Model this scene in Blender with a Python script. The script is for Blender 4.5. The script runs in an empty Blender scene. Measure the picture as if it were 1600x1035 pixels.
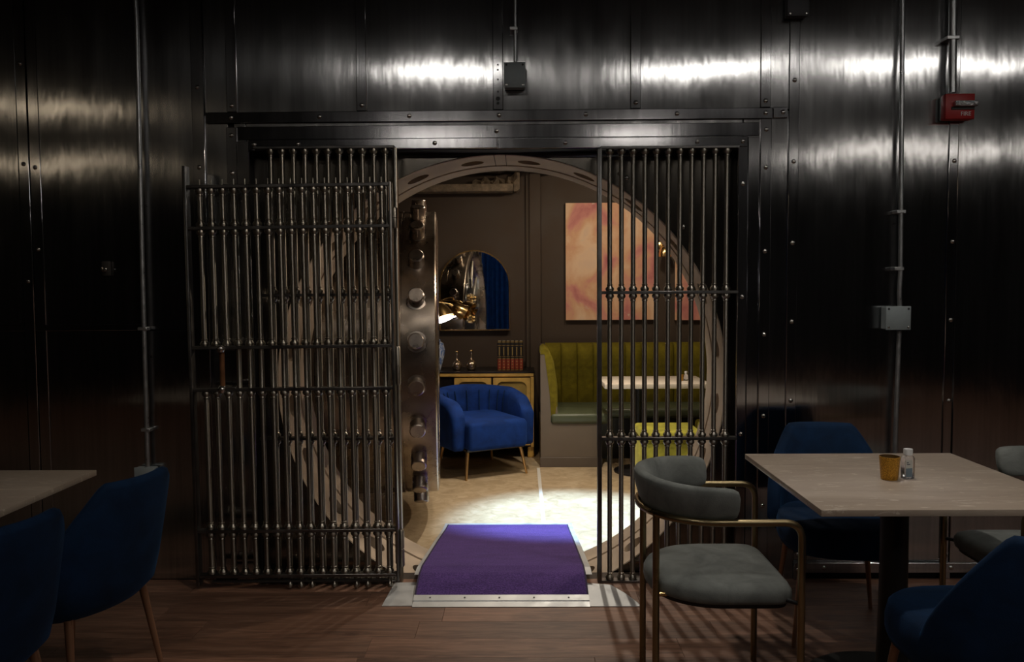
import bpy, bmesh, math, random
from mathutils import Vector, Matrix
random.seed(7)
PI = math.pi
S = bpy.context.scene
C = S.collection

# ---------------------------------------------------------------- camera, world, exposure
CAM_H = 1.4
F = 1250.0
cam_data = bpy.data.cameras.new('camera')
cam_data.sensor_width = 36.0
cam_data.lens = 36.0 * F / 1600.0
cam_data.clip_start = 0.05
cam = bpy.data.objects.new('camera', cam_data)
C.objects.link(cam)
PITCH, YAW, ROLL = math.radians(-3.0), math.radians(0.69), math.radians(-0.35)
CAM_R = (Matrix.Rotation(YAW, 3, 'Z') @ Matrix.Rotation(PI/2 + PITCH, 3, 'X') @ Matrix.Rotation(ROLL, 3, 'Z'))
cam.matrix_world = Matrix.Translation((0, 0, CAM_H)) @ CAM_R.to_4x4()
S.camera = cam
S.view_settings.view_transform = 'Standard'
S.view_settings.look = 'None'
S.view_settings.gamma = 1.0
S.view_settings.use_curve_mapping = False
S.view_settings.exposure = 0.0
w = bpy.data.worlds.new('world'); S.world = w
w.use_nodes = True
w.node_tree.nodes['Background'].inputs[0].default_value = (0.02, 0.022, 0.03, 1)
w.node_tree.nodes['Background'].inputs[1].default_value = 0.2

# strengths of the lamps the place has (the lamps themselves are built further down)
L_VAULT_NEAR, L_VAULT_FAR, L_VAULT_WARM = 11.0, 11.0, 4.0
L_TABLE, L_AISLE = 75.0, 55.0
L_LOBBY_SPOT, L_LOBBY_POOL, L_LOBBY_WARM, L_LOBBY_SIDE = 120.0, 1250.0, 46.0, 110.0

def P(px, py, Y):
    """point of the plane y = Y that the photograph shows at pixel (px, py)"""
    d = CAM_R @ Vector(((px-800)/F, (517.5-py)/F, -1.0))
    t = Y / d.y
    return Vector((d.x*t, Y, CAM_H + d.z*t))

# ---------------------------------------------------------------- materials
def new_mat(name):
    m = bpy.data.materials.new(name); m.use_nodes = True
    nt = m.node_tree
    return m, nt, nt.nodes['Principled BSDF']
def N(nt, kind, **kw):
    n = nt.nodes.new(kind)
    for k, v in kw.items(): setattr(n, k, v)
    return n
def coords(nt, scale=(1, 1, 1), src='Object', rot=(0, 0, 0)):
    tc = N(nt, 'ShaderNodeTexCoord'); mp = N(nt, 'ShaderNodeMapping')
    mp.inputs['Scale'].default_value = scale
    mp.inputs['Rotation'].default_value = rot
    nt.links.new(tc.outputs[src], mp.inputs['Vector'])
    return mp.outputs['Vector']
def world_coords(nt, scale=(1, 1, 1)):
    g = N(nt, 'ShaderNodeNewGeometry'); mp = N(nt, 'ShaderNodeMapping')
    mp.inputs['Scale'].default_value = scale
    nt.links.new(g.outputs['Position'], mp.inputs['Vector'])
    return mp.outputs['Vector']
def noise(nt, vec, scale, detail=4, rough=0.55, dist=0.0):
    n = N(nt, 'ShaderNodeTexNoise')
    n.inputs['Scale'].default_value = scale; n.inputs['Detail'].default_value = detail
    n.inputs['Roughness'].default_value = rough; n.inputs['Distortion'].default_value = dist
    nt.links.new(vec, n.inputs['Vector'])
    return n.outputs['Fac']
def ramp(nt, fac, stops):
    r = N(nt, 'ShaderNodeValToRGB')
    e = r.color_ramp.elements
    while len(e) < len(stops): e.new(0.5)
    for i, (p, c) in enumerate(stops):
        e[i].position = p
        e[i].color = (c, c, c, 1) if isinstance(c, (int, float)) else (*c, 1)
    nt.links.new(fac, r.inputs['Fac'])
    return r.outputs['Color']
def maprange(nt, v, a, b, c, d):
    n = N(nt, 'ShaderNodeMapRange')
    for i, x in enumerate((a, b, c, d)): n.inputs[i+1].default_value = x
    nt.links.new(v, n.inputs[0])
    return n.outputs[0]
def bump(nt, h, strength, dist, normal=None):
    b = N(nt, 'ShaderNodeBump')
    b.inputs['Strength'].default_value = strength; b.inputs['Distance'].default_value = dist
    nt.links.new(h, b.inputs['Height'])
    if normal: nt.links.new(normal, b.inputs['Normal'])
    return b.outputs['Normal']

def plain(name, col, rough=0.5, metal=0.0, var=0.0, vscale=8.0, bmp=0.0, spec=0.5):
    m, nt, b = new_mat(name)
    b.inputs['Base Color'].default_value = (*col, 1)
    b.inputs['Roughness'].default_value = rough
    b.inputs['Metallic'].default_value = metal
    b.inputs['Specular IOR Level'].default_value = spec
    if var or bmp:
        v = coords(nt); n = noise(nt, v, vscale)
        if var:
            lo = tuple(c*(1-var) for c in col); hi = tuple(min(1, c*(1+var)) for c in col)
            nt.links.new(ramp(nt, n, [(0.3, lo), (0.7, hi)]), b.inputs['Base Color'])
            nt.links.new(maprange(nt, n, 0.3, 0.7, rough*0.8, min(1, rough*1.2)), b.inputs['Roughness'])
        if bmp: nt.links.new(bump(nt, n, bmp, 0.01), b.inputs['Normal'])
    return m

def brushed(name, col, rough, aniso, wave=0.0, tangent=(1, 0, 0), streak=0.15, smudge=0.15, metal=1.0, ragged=0.0):
    """vertically brushed sheet steel: highlights stretch sideways"""
    m, nt, b = new_mat(name)
    b.inputs['Metallic'].default_value = metal
    b.inputs['Anisotropic'].default_value = aniso
    t = N(nt, 'ShaderNodeCombineXYZ')
    for i in range(3): t.inputs[i].default_value = tangent[i]
    nt.links.new(t.outputs[0], b.inputs['Tangent'])
    st = noise(nt, world_coords(nt, (60, 60, 1.2)), 1.0, 3)
    sm = noise(nt, world_coords(nt, (1.6, 1.6, 1.1)), 1.7, 6, 0.6, 0.6)
    dr = noise(nt, world_coords(nt, (9, 9, 1.0)), 1.6, 5, 0.6)
    mix = N(nt, 'ShaderNodeMath', operation='ADD'); nt.links.new(st, mix.inputs[0]); nt.links.new(dr, mix.inputs[1])
    lo = tuple(c*(1-streak) for c in col); hi = tuple(min(1, c*(1+streak)) for c in col)
    nt.links.new(ramp(nt, maprange(nt, mix.outputs[0], 0.7, 1.3, 0, 1), [(0.0, lo), (1.0, hi)]), b.inputs['Base Color'])
    r1 = maprange(nt, sm, 0.35, 0.75, rough*(1-smudge*0.35), rough*(1+smudge*0.75))
    r2 = maprange(nt, dr, 0.35, 0.7, -0.012, 0.015)
    ad = N(nt, 'ShaderNodeMath', operation='ADD'); nt.links.new(r1, ad.inputs[0]); nt.links.new(r2, ad.inputs[1])
    nt.links.new(ad.outputs[0], b.inputs['Roughness'])
    if wave:
        wv = noise(nt, world_coords(nt, (1.0, 1.0, 0.8)), 1.5, 1, 0.4)
        nn = bump(nt, wv, 1.0, wave)
        if ragged: nn = bump(nt, noise(nt, world_coords(nt, (11, 11, 2.0)), 1.0, 3, 0.5), 1.0, ragged, nn)
        nn = bump(nt, st, 0.25, 0.0006, nn)
        nt.links.new(nn, b.inputs['Normal'])
    return m

def velvet(name, col, sheen, tint=None):
    m, nt, b = new_mat(name)
    v = coords(nt); n = noise(nt, v, 9.0, 5, 0.6, 0.5)
    lo = tuple(c*0.65 for c in col); hi = tuple(min(1, c*1.35) for c in col)
    nt.links.new(ramp(nt, n, [(0.3, lo), (0.7, hi)]), b.inputs['Base Color'])
    b.inputs['Roughness'].default_value = 0.85
    b.inputs['Specular IOR Level'].default_value = 0.2
    b.inputs['Sheen Weight'].default_value = sheen
    b.inputs['Sheen Roughness'].default_value = 0.35
    b.inputs['Sheen Tint'].default_value = (*(tint or tuple(min(1, c*2.5) for c in col)), 1)
    f = noise(nt, v, 220.0, 2)
    nt.links.new(bump(nt, f, 0.25, 0.002), b.inputs['Normal'])
    return m

def emis(name, col, s):
    m, nt, b = new_mat(name)
    b.inputs['Base Color'].default_value = (*col, 1)
    b.inputs['Emission Color'].default_value = (*col, 1)
    b.inputs['Emission Strength'].default_value = s
    return m

def wood_floor():
    m, nt, b = new_mat('dark_wood_planks')
    oi = N(nt, 'ShaderNodeObjectInfo')
    v = world_coords(nt, (1.0, 9.0, 9.0))
    ofs = N(nt, 'ShaderNodeVectorMath', operation='ADD')
    sc = N(nt, 'ShaderNodeMath', operation='MULTIPLY'); sc.inputs[1].default_value = 40.0
    nt.links.new(oi.outputs['Random'], sc.inputs[0])
    nt.links.new(v, ofs.inputs[0]); nt.links.new(sc.outputs[0], ofs.inputs[1])
    n = noise(nt, ofs.outputs[0], 2.6, 7, 0.62, 1.3)
    fine = noise(nt, world_coords(nt, (3.0, 90.0, 90.0)), 3.0, 3)
    c = ramp(nt, n, [(0.25, (0.085, 0.040, 0.025)), (0.5, (0.21, 0.105, 0.066)), (0.75, (0.36, 0.20, 0.132))])
    mixn = N(nt, 'ShaderNodeMix', data_type='RGBA', blend_type='MULTIPLY')
    mixn.inputs['Factor'].default_value = 0.75
    nt.links.new(c, mixn.inputs['A'])
    nt.links.new(ramp(nt, fine, [(0.3, 0.45), (0.65, 1.0)]), mixn.inputs['B'])
    tone = N(nt, 'ShaderNodeMix', data_type='RGBA', blend_type='MULTIPLY'); tone.inputs['Factor'].default_value = 1.0
    nt.links.new(mixn.outputs['Result'], tone.inputs['A'])
    nt.links.new(ramp(nt, oi.outputs['Random'], [(0, 0.72), (1, 1.15)]), tone.inputs['B'])
    nt.links.new(tone.outputs['Result'], b.inputs['Base Color'])
    b.inputs['Roughness'].default_value = 0.5
    nt.links.new(bump(nt, fine, 0.3, 0.002), b.inputs['Normal'])
    return m

def stone(name, stops, scale=2.0, rough=0.4, vein=None, bm=0.0, stretch=(1, 1, 1)):
    m, nt, b = new_mat(name)
    v = coords(nt, stretch)
    n = noise(nt, v, scale, 9, 0.65, 0.9)
    c = ramp(nt, n, stops)
    if vein:
        n2 = noise(nt, v, scale*4.5, 8, 0.7, 1.6)
        k = ramp(nt, n2, [(0.56, 0.0), (0.62, 1.0)])
        mx = N(nt, 'ShaderNodeMix', data_type='RGBA')
        k2 = N(nt, 'ShaderNodeMath', operation='MULTIPLY'); k2.inputs[1].default_value = 0.6
        nt.links.new(k, k2.inputs[0]); nt.links.new(k2.outputs[0], mx.inputs['Factor'])
        nt.links.new(c, mx.inputs['A']); mx.inputs['B'].default_value = (*vein, 1)
        c = mx.outputs['Result']
    nt.links.new(c, b.inputs['Base Color'])
    b.inputs['Roughness'].default_value = rough
    if bm: nt.links.new(bump(nt, n, bm, 0.01), b.inputs['Normal'])
    return m

def painting(name, shift):
    m, nt, b = new_mat(name)
    v = coords(nt, (1, 1, 0.8)); o = N(nt, 'ShaderNodeVectorMath', operation='ADD')
    nt.links.new(v, o.inputs[0]); o.inputs[1].default_value = shift
    n = noise(nt, o.outputs[0], 3.4, 7, 0.5, 0.5)
    c = ramp(nt, n, [(0.30, (0.50, 0.13, 0.15)), (0.42, (0.72, 0.30, 0.25)), (0.50, (0.78, 0.44, 0.26)),
                     (0.60, (0.88, 0.60, 0.40)), (0.72, (0.78, 0.55, 0.42))])
    n2 = noise(nt, o.outputs[0], 3.1, 5, 0.6, 1.6)
    k = ramp(nt, n2, [(0.62, 0.0), (0.66, 0.75)])
    mx = N(nt, 'ShaderNodeMix', data_type='RGBA'); nt.links.new(k, mx.inputs['Factor'])
    nt.links.new(c, mx.inputs['A']); mx.inputs['B'].default_value = (0.80, 0.62, 0.47, 1)
    nt.links.new(mx.outputs['Result'], b.inputs['Base Color'])
    b.inputs['Roughness'].default_value = 0.75
    return m

def speckle_glass(name):
    m, nt, b = new_mat(name)
    n = noise(nt, coords(nt), 380.0, 3)
    nt.links.new(ramp(nt, n, [(0.35, (0.22, 0.10, 0.01)), (0.6, (0.75, 0.40, 0.05))]), b.inputs['Base Color'])
    b.inputs['Metallic'].default_value = 0.55; b.inputs['Roughness'].default_value = 0.3
    nt.links.new(bump(nt, n, 0.5, 0.002), b.inputs['Normal'])
    return m

def carpet_mat():
    m, nt, b = new_mat('purple_carpet')
    n = noise(nt, coords(nt), 150.0, 2); n2 = noise(nt, coords(nt, (1, 3, 1)), 5.0, 4)
    a = ramp(nt, n, [(0.3, (0.032, 0.014, 0.085)), (0.7, (0.100, 0.052, 0.220))])
    mx = N(nt, 'ShaderNodeMix', data_type='RGBA', blend_type='MULTIPLY'); mx.inputs['Factor'].default_value = 1
    nt.links.new(a, mx.inputs['A']); nt.links.new(ramp(nt, n2, [(0.3, 0.75), (0.7, 1.1)]), mx.inputs['B'])
    nt.links.new(mx.outputs['Result'], b.inputs['Base Color'])
    b.inputs['Roughness'].default_value = 0.95; b.inputs['Specular IOR Level'].default_value = 0.1
    b.inputs['Sheen Weight'].default_value = 0.3
    b.inputs['Sheen Tint'].default_value = (0.5, 0.4, 0.9, 1)
    nt.links.new(bump(nt, n, 0.8, 0.004), b.inputs['Normal'])
    return m

def glass(name, col=(0.95, 0.97, 1), rough=0.05):
    m, nt, b = new_mat(name)
    b.inputs['Base Color'].default_value = (*col, 1)
    b.inputs['Transmission Weight'].default_value = 0.92
    b.inputs['Roughness'].default_value = rough
    b.inputs['IOR'].default_value = 1.4
    return m

M = {}
M['wall_steel'] = brushed('brushed_wall_steel', (0.42, 0.42, 0.425), 0.162, 0.93, wave=0.006, ragged=0.0022)
M['strip_steel'] = brushed('brushed_strip_steel', (0.41, 0.41, 0.42), 0.15, 0.9, wave=0.003, ragged=0.0012)
M['frame_steel'] = brushed('polished_frame_steel', (0.44, 0.44, 0.46), 0.14, 0.45, wave=0.002)
M['back_steel'] = plain('dark_backing_steel', (0.02, 0.02, 0.022), 0.6, 0.5)
M['plate_steel'] = brushed('tarnished_plate_steel', (0.26, 0.235, 0.205), 0.22, 0.85, streak=0.2, wave=0.004)
M['bolt_steel'] = plain('bolt_head_steel', (0.5, 0.48, 0.45), 0.22, 1.0)
M['bar_steel'] = brushed('turned_bar_steel', (0.31, 0.288, 0.25), 0.34, 0.9, tangent=(0, 0, 1), streak=0.2)
M['rail_steel'] = plain('dark_rail_steel', (0.16, 0.155, 0.15), 0.38, 1.0, var=0.2, vscale=14)
M['ring_steel'] = plain('machined_ring_steel', (0.50, 0.41, 0.32), 0.42, 0.30, var=0.14, vscale=5)
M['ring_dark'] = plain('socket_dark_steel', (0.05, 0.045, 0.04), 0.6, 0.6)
M['door_steel'] = plain('tarnished_door_steel', (0.34, 0.285, 0.235), 0.27, 1.0, var=0.42, vscale=5, bmp=0.02)
M['door_bolt'] = plain('door_bolt_steel', (0.42, 0.37, 0.33), 0.30, 1.0, var=0.2, vscale=14)
M['rust'] = plain('rusty_iron', (0.16, 0.07, 0.03), 0.6, 0.7, var=0.3, vscale=30)
M['galv'] = plain('galvanised_conduit', (0.50, 0.51, 0.52), 0.34, 0.9, var=0.1, vscale=30)
M['grey_box'] = plain('painted_grey_box', (0.27, 0.31, 0.32), 0.45, 0.1, var=0.1, vscale=12)
M['dark_box'] = plain('dark_grey_box', (0.045, 0.045, 0.05), 0.5, 0.3)
M['red'] = plain('red_alarm_plastic', (0.42, 0.022, 0.022), 0.4)
M['white'] = plain('white_plastic', (0.75, 0.75, 0.75), 0.4)
M['clear'] = plain('clear_strobe_plastic', (0.75, 0.75, 0.78), 0.12, 0.85, var=0.5, vscale=90, bmp=1.0)
M['wood'] = wood_floor()
M['sub'] = plain('dark_subfloor', (0.03, 0.018, 0.012), 0.8)
M['alu'] = plain('scuffed_aluminium', (0.46, 0.475, 0.49), 0.5, 0.5, var=0.1, vscale=12)
M['carpet'] = carpet_mat()
M['carpet_edge'] = plain('carpet_binding', (0.022, 0.012, 0.05), 0.9)
M['concrete'] = stone('stained_concrete', [(0.25, (0.30, 0.215, 0.125)), (0.5, (0.46, 0.35, 0.22)), (0.75, (0.60, 0.49, 0.34))], 9.0, 0.42, bm=0.03)
M['joint_white'] = plain('white_floor_joint', (0.60, 0.58, 0.54), 0.6)
M['brown_wall'] = plain('brown_wall_paint', (0.066, 0.044, 0.031), 0.75, 0, var=0.1, vscale=3)
M['lobby_ceiling'] = plain('dark_lobby_ceiling', (0.10, 0.075, 0.055), 0.9)
M['plaster'] = plain('crumbling_plaster', (0.22, 0.165, 0.115), 0.95, 0, var=0.45, vscale=18, bmp=0.6)
M['dark_room'] = plain('dark_room_steel', (0.035, 0.035, 0.037), 0.55, 0.4)
M['table_stone'] = stone('travertine_table_top', [(0.25, (0.30, 0.235, 0.18)), (0.5, (0.40, 0.32, 0.25)), (0.8, (0.48, 0.40, 0.32))], 3.0, 0.35, vein=(0.68, 0.60, 0.50), stretch=(0.5, 1.8, 1))
M['pale_stone'] = stone('pale_stone_top', [(0.3, (0.62, 0.54, 0.44)), (0.7, (0.78, 0.70, 0.60))], 4.0, 0.35)
M['black_metal'] = plain('black_powder_coat', (0.008, 0.008, 0.009), 0.5, 0.2)
M['blue'] = velvet('midnight_blue_velvet', (0.003, 0.017, 0.050), 0.2, (0.05, 0.22, 0.55))
M['blue_bright'] = velvet('royal_blue_velvet', (0.005, 0.028, 0.150), 0.25, (0.10, 0.30, 0.95))
M['grey_velvet'] = velvet('grey_velvet', (0.165, 0.175, 0.165), 0.3, (0.6, 0.64, 0.62))
M['bronze'] = plain('antique_brass_tube', (0.30, 0.235, 0.13), 0.32, 1.0, var=0.12, vscale=10)
M['brass'] = plain('polished_brass', (0.80, 0.55, 0.24), 0.22, 1.0)
M['gold_leg'] = plain('gold_metal_leg', (0.75, 0.47, 0.20), 0.3, 0.9)
M['copper_leg'] = plain('bronze_wood_leg', (0.25, 0.13, 0.075), 0.4, 0.5)
M['olive'] = velvet('olive_channel_velvet', (0.155, 0.125, 0.010), 0.4, (0.7, 0.62, 0.12))
M['lime'] = velvet('chartreuse_velvet', (0.38, 0.355, 0.05), 0.4, (0.9, 0.85, 0.3))
M['green_leather'] = plain('sage_green_leather', (0.078, 0.092, 0.052), 0.42, 0, var=0.1, vscale=4)
M['panel_brown'] = plain('taupe_end_panel', (0.165, 0.132, 0.103), 0.6, 0, var=0.06)
M['panel_base'] = plain('taupe_plinth', (0.125, 0.10, 0.082), 0.6)
M['gold_paint'] = plain('gilded_wood', (0.80, 0.50, 0.13), 0.42, 0.3, var=0.15, vscale=14)
M['gold_dark'] = plain('gilded_panel', (0.38, 0.26, 0.07), 0.5, 0.2, var=0.15, vscale=8)
M['black_wood'] = plain('black_lacquer', (0.012, 0.010, 0.010), 0.3)
M['mirror'] = plain('mirror_glass', (0.92, 0.93, 0.92), 0.02, 1.0)
M['book_black'] = plain('black_book_cloth', (0.02, 0.015, 0.012), 0.5)
M['book_red'] = plain('red_book_cloth', (0.28, 0.045, 0.022), 0.5)
M['book_gold'] = plain('gilt_tooling', (0.55, 0.38, 0.14), 0.35, 0.8)
M['page'] = plain('page_edges', (0.55, 0.48, 0.36), 0.8)
M['gilt_vase'] = plain('mercury_glass', (0.50, 0.38, 0.27), 0.16, 0.9, var=0.2, vscale=30)
M['blue_china'] = stone('blue_and_white_china', [(0.42, (0.10, 0.18, 0.42)), (0.52, (0.55, 0.60, 0.70))], 18.0, 0.25)
M['amber'] = speckle_glass('amber_mercury_glass')
M['amber_in'] = plain('amber_glass_inside', (0.10, 0.05, 0.01), 0.3, 0.4)
M['gel'] = glass('clear_bottle', (0.90, 0.90, 0.96), 0.12)
M['label_grey'] = plain('bottle_label_grey', (0.55, 0.56, 0.52), 0.6)
M['label_blue'] = plain('bottle_label_blue', (0.16, 0.22, 0.27), 0.6)
M['ink'] = plain('label_ink', (0.06, 0.06, 0.08), 0.6)
M['paint_a'] = painting('pink_and_peach_wash', (0.0, 0, 0.0))
M['paint_b'] = painting('peach_wash', (3.4, 0, 1.2))
M['canvas'] = plain('canvas_edge', (0.10, 0.075, 0.06), 0.8)
M['curtain'] = velvet('blue_curtain', (0.010, 0.065, 0.25), 0.4, (0.1, 0.3, 0.9))
M['led'] = emis('neutral_lamp_diffuser', (1.0, 0.95, 0.88), L_VAULT_NEAR)
M['led_far'] = emis('far_lamp_diffuser', (1.0, 0.93, 0.84), L_VAULT_FAR)
M['led_warm'] = emis('warm_lamp_diffuser', (1.0, 0.80, 0.55), L_VAULT_WARM)
M['bulb'] = emis('lit_lamp_shade_interior', (1.0, 0.93, 0.95), 9.0)

# ---------------------------------------------------------------- mesh helpers
def to_obj(name, bm, mat, parent=None, loc=(0, 0, 0), smooth=None, rot=(0, 0, 0)):
    me = bpy.data.meshes.new(name)
    bmesh.ops.recalc_face_normals(bm, faces=bm.faces)
    bm.to_mesh(me); bm.free()
    return mesh_obj(name, me, mat, parent, loc, smooth, rot)
def mesh_obj(name, me, mat, parent=None, loc=(0, 0, 0), smooth=None, rot=(0, 0, 0)):
    if mat and not me.materials: me.materials.append(M[mat] if isinstance(mat, str) else mat)
    if smooth is not None:
        me.shade_smooth(); me.set_sharp_from_angle(angle=math.radians(smooth))
    o = bpy.data.objects.new(name, me); C.objects.link(o)
    o.location = loc; o.rotation_euler = rot
    if parent: o.parent = parent
    return o
def share(name, src, parent, loc, rot=(0, 0, 0), scale=None):
    o = bpy.data.objects.new(name, src.data); C.objects.link(o)
    o.parent = parent; o.location = loc; o.rotation_euler = rot
    if scale: o.scale = scale
    return o
def thing(name, label, cat, loc=(0, 0, 0), rz=0.0, group=None):
    o = bpy.data.objects.new(name, None); C.objects.link(o)
    o.empty_display_size = 0.1
    o.location = loc; o.rotation_euler = (0, 0, rz)
    return tag(o, label, cat, group)
def tag(o, label, cat, group=None):
    o['label'] = label; o['category'] = cat
    if group: o['group'] = group
    return o
def struct(o, label=None, cat=None):
    o['kind'] = 'structure'
    if label: o['label'] = label
    if cat: o['category'] = cat
    return o
def copy_tree(o, parent=None):
    c = o.copy(); C.objects.link(c); c.parent = parent
    for ch in o.children: copy_tree(ch, c)
    return c

def box(bm, x0, x1, y0, y1, z0, z1, bev=0.0, seg=2):
    mtx = Matrix.Translation(((x0+x1)/2, (y0+y1)/2, (z0+z1)/2)) @ Matrix.Diagonal((abs(x1-x0), abs(y1-y0), abs(z1-z0), 1))
    g = bmesh.ops.create_cube(bm, size=1.0, matrix=mtx)
    if bev:
        es = list({e for v in g['verts'] for e in v.link_edges})
        bmesh.ops.bevel(bm, geom=es, offset=bev, segments=seg, profile=0.5, affect='EDGES')
def boxo(name, mat, parent, x0, x1, y0, y1, z0, z1, bev=0.0, seg=2, loc=(0, 0, 0), rot=(0, 0, 0)):
    bm = bmesh.new(); box(bm, x0, x1, y0, y1, z0, z1, bev, seg)
    return to_obj(name, bm, mat, parent, loc, 40 if bev else None, rot)
def rings(bm, loops, cap=(True, True), closed=False):
    vs = [[bm.verts.new(p) for p in lp] for lp in loops]
    n = len(vs[0]); m = len(vs)
    for i in range(m if closed else m-1):
        a, b = vs[i], vs[(i+1) % m]
        for j in range(n):
            bm.faces.new((a[j], a[(j+1) % n], b[(j+1) % n], b[j]))
    if not closed:
        if cap[0]: bm.faces.new(vs[0][::-1])
        if cap[1]: bm.faces.new(vs[-1])
    return vs
def lathe(bm, prof, seg=24, axis='Z', cap=(True, True), center=(0, 0, 0)):
    c = Vector(center); L = []
    for r, h in prof:
        lp = []
        for k in range(seg):
            a = 2*PI*k/seg
            u, v = max(r, 1e-4)*math.cos(a), max(r, 1e-4)*math.sin(a)
            lp.append(c + Vector({'Z': (u, v, h), 'Y': (u, h, v), 'X': (h, u, v)}[axis]))
        L.append(lp)
    rings(bm, L, cap)
def tube(bm, pts, r, seg=10, cap=(True, True)):
    pts = [Vector(p) for p in pts]; n = len(pts)
    rr = r if isinstance(r, (list, tuple)) else [r]*n
    T = []
    for i in range(n):
        t = (pts[min(i+1, n-1)] - pts[max(i-1, 0)]).normalized(); T.append(t)
    up = Vector((0, 0, 1)) if abs(T[0].z) < 0.9 else Vector((1, 0, 0))
    u = T[0].cross(up).normalized()
    L = []
    for i in range(n):
        u = (u - T[i]*u.dot(T[i])).normalized(); v = T[i].cross(u)
        L.append([pts[i] + (u*math.cos(2*PI*k/seg) + v*math.sin(2*PI*k/seg))*rr[i] for k in range(seg)])
    rings(bm, L, cap)
def rounded_path(pts, rad, n=6):
    pts = [Vector(p) for p in pts]; out = [pts[0]]
    for i in range(1, len(pts)-1):
        a, b, c = pts[i-1], pts[i], pts[i+1]
        d1 = (a-b); d2 = (c-b); r = min(rad, d1.length*0.49, d2.length*0.49)
        p, q = b + d1.normalized()*r, b + d2.normalized()*r
        for k in range(n+1):
            t = k/n
            out.append(p*(1-t)**2 + b*2*t*(1-t) + q*t*t)
    out.append(pts[-1]); return out
def smoothstep(a, b, x):
    t = min(1, max(0, (x-a)/(b-a))); return t*t*(3-2*t)
def superellipse(a, b, n, e=2.6, c=(0, 0)):
    out = []
    for k in range(n):
        t = 2*PI*k/n; co, si = math.cos(t), math.sin(t)
        out.append((c[0] + a*math.copysign(abs(co)**(2/e), co), c[1] + b*math.copysign(abs(si)**(2/e), si)))
    return out
def text_mesh(name, body, size, mat, parent, loc, rot, depth=0.0008):
    cu = bpy.data.curves.new(name, 'FONT'); cu.body = body; cu.size = size; cu.extrude = depth
    cu.align_x = 'CENTER'; cu.align_y = 'CENTER'
    tmp = bpy.data.objects.new('tmp', cu); C.objects.link(tmp)
    dg = bpy.context.evaluated_depsgraph_get()
    me = bpy.data.meshes.new_from_object(tmp.evaluated_get(dg))
    bpy.data.objects.remove(tmp)
    me.materials.clear()
    o = mesh_obj(name, me, mat, parent, loc, None, rot)
    return o

# ================================================================ THE VAULT SHELL
WX0, WX1, WZ = -6.6, 6.6, 3.35        # room
YW = 3.80                              # face of the steel sheets
YB0 = -5.0
floor = boxo('floor', 'sub', None, WX0, WX1, YB0, 3.80, -0.12, -0.012)
struct(floor)
def plank_rows():
    pw = 0.165; meshes = {}
    y1 = 3.80; r = 0
    while y1 > 1.2:
        y0 = y1 - pw
        x = -3.6 - random.random()*1.2
        while x < 3.6:
            L = random.choice((1.22, 1.22, 0.9))
            key = L
            if key not in meshes:
                bm = bmesh.new(); box(bm, 0.0005, L-0.0005, 0.0005, pw-0.0005, -0.012, 0.0, 0.0008, 1)
                o = to_obj('plank', bm, 'wood', floor, (x, y0, 0), None); meshes[key] = o
            else:
                share('plank', meshes[key], floor, (x, y0, 0))
            x += L
        y1 = y0; r += 1
    o = boxo('plank_field', 'wood', floor, WX0, WX1, YB0, y1, -0.012, 0.0); o['kind'] = 'stuff'
plank_rows()

for nm, b in (('ceiling', (WX0, WX1, YB0, 3.85, WZ, WZ+0.1)), ('wall_left', (WX0-0.1, WX0, YB0, 3.85, -0.1, WZ)),
              ('wall_right', (WX1, WX1+0.1, YB0, 3.85, -0.1, WZ)), ('wall_front', (WX0, WX1, YB0-0.1, YB0, -0.1, WZ))):
    struct(boxo(nm, 'dark_room', None, *b))

# opening of the grille, measured on the wall plane
OX0 = P(392, 560, YW).x; OX1 = P(1158, 560, YW).x; OZ = P(780, 233, YW).z
bm = bmesh.new()
box(bm, WX0, OX0, YW+0.012, YW+0.06, -0.1, WZ)
box(bm, OX1, WX1, YW+0.012, YW+0.06, -0.1, WZ)
box(bm, OX0, OX1, YW+0.012, YW+0.06, OZ, WZ)
wall = struct(to_obj('wall_back', bm, 'back_steel'))

bolt_bm = bmesh.new()
lathe(bolt_bm, [(0.0, -0.007), (0.0045, -0.0068), (0.0085, -0.005), (0.0105, -0.002), (0.011, 0.0005)], 12, 'Y', (True, True))
bolt_src = None
def bolt(parent, x, z, y, s=1.0):
    global bolt_src, bolt_bm
    if bolt_src is None:
        bolt_src = to_obj('bolt', bolt_bm, 'bolt_steel', parent, (x, y, z), 60)
        bolt_src.scale = (s, s, s)
    else: share('bolt', bolt_src, parent, (x, y, z), (0, random.random()*6, 0), (s, s, s))

def panel(x0, x1, z0, z1, y=YW, tilt=(0, 0)):
    """one steel sheet, very slightly out of true like the real ones"""
    cx, cz = (x0+x1)/2, (z0+z1)/2
    bm = bmesh.new(); box(bm, x0-cx+0.002, x1-cx-0.002, 0, 0.006, z0-cz+0.002, z1-cz-0.002, 0.002, 1)
    return to_obj('steel_panel', bm, 'wall_steel', wall, (cx, y, cz), None, (tilt[0], 0, tilt[1]))
def vstrip(px0, px1, pyref, z0, z1, th=0.008, bolts=(), mat='strip_steel', bx=None, y=YW):
    x0 = P(px0, pyref, y).x; x1 = P(px1, pyref, y).x
    o = boxo('seam_strip', mat, wall, x0, x1, y-th, y+0.002, z0, z1, 0.0025, 1)
    for py in bolts:
        z = P((px0+px1)/2, py, y).z
        bolt(o, bx if bx is not None else (x0+x1)/2, z, y-th)
    return o
def hstrip(px0, px1, py0, py1, th, bolts=(), mat='strip_steel', y=YW, name='header_bar'):
    pm = (px0+px1)/2
    z1 = P(pm, py0, y).z; z0 = P(pm, py1, y).z
    x0 = P(px0, py0, y).x; x1 = P(px1, py0, y).x
    o = boxo(name, mat, wall, x0, x1, y-th, y+0.002, z0, z1, 0.0025, 1)
    for px in bolts:
        bolt(o, P(px, (py0+py1)/2, y).x, (z0+z1)/2 + 0.001, y-th)
    return o
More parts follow.
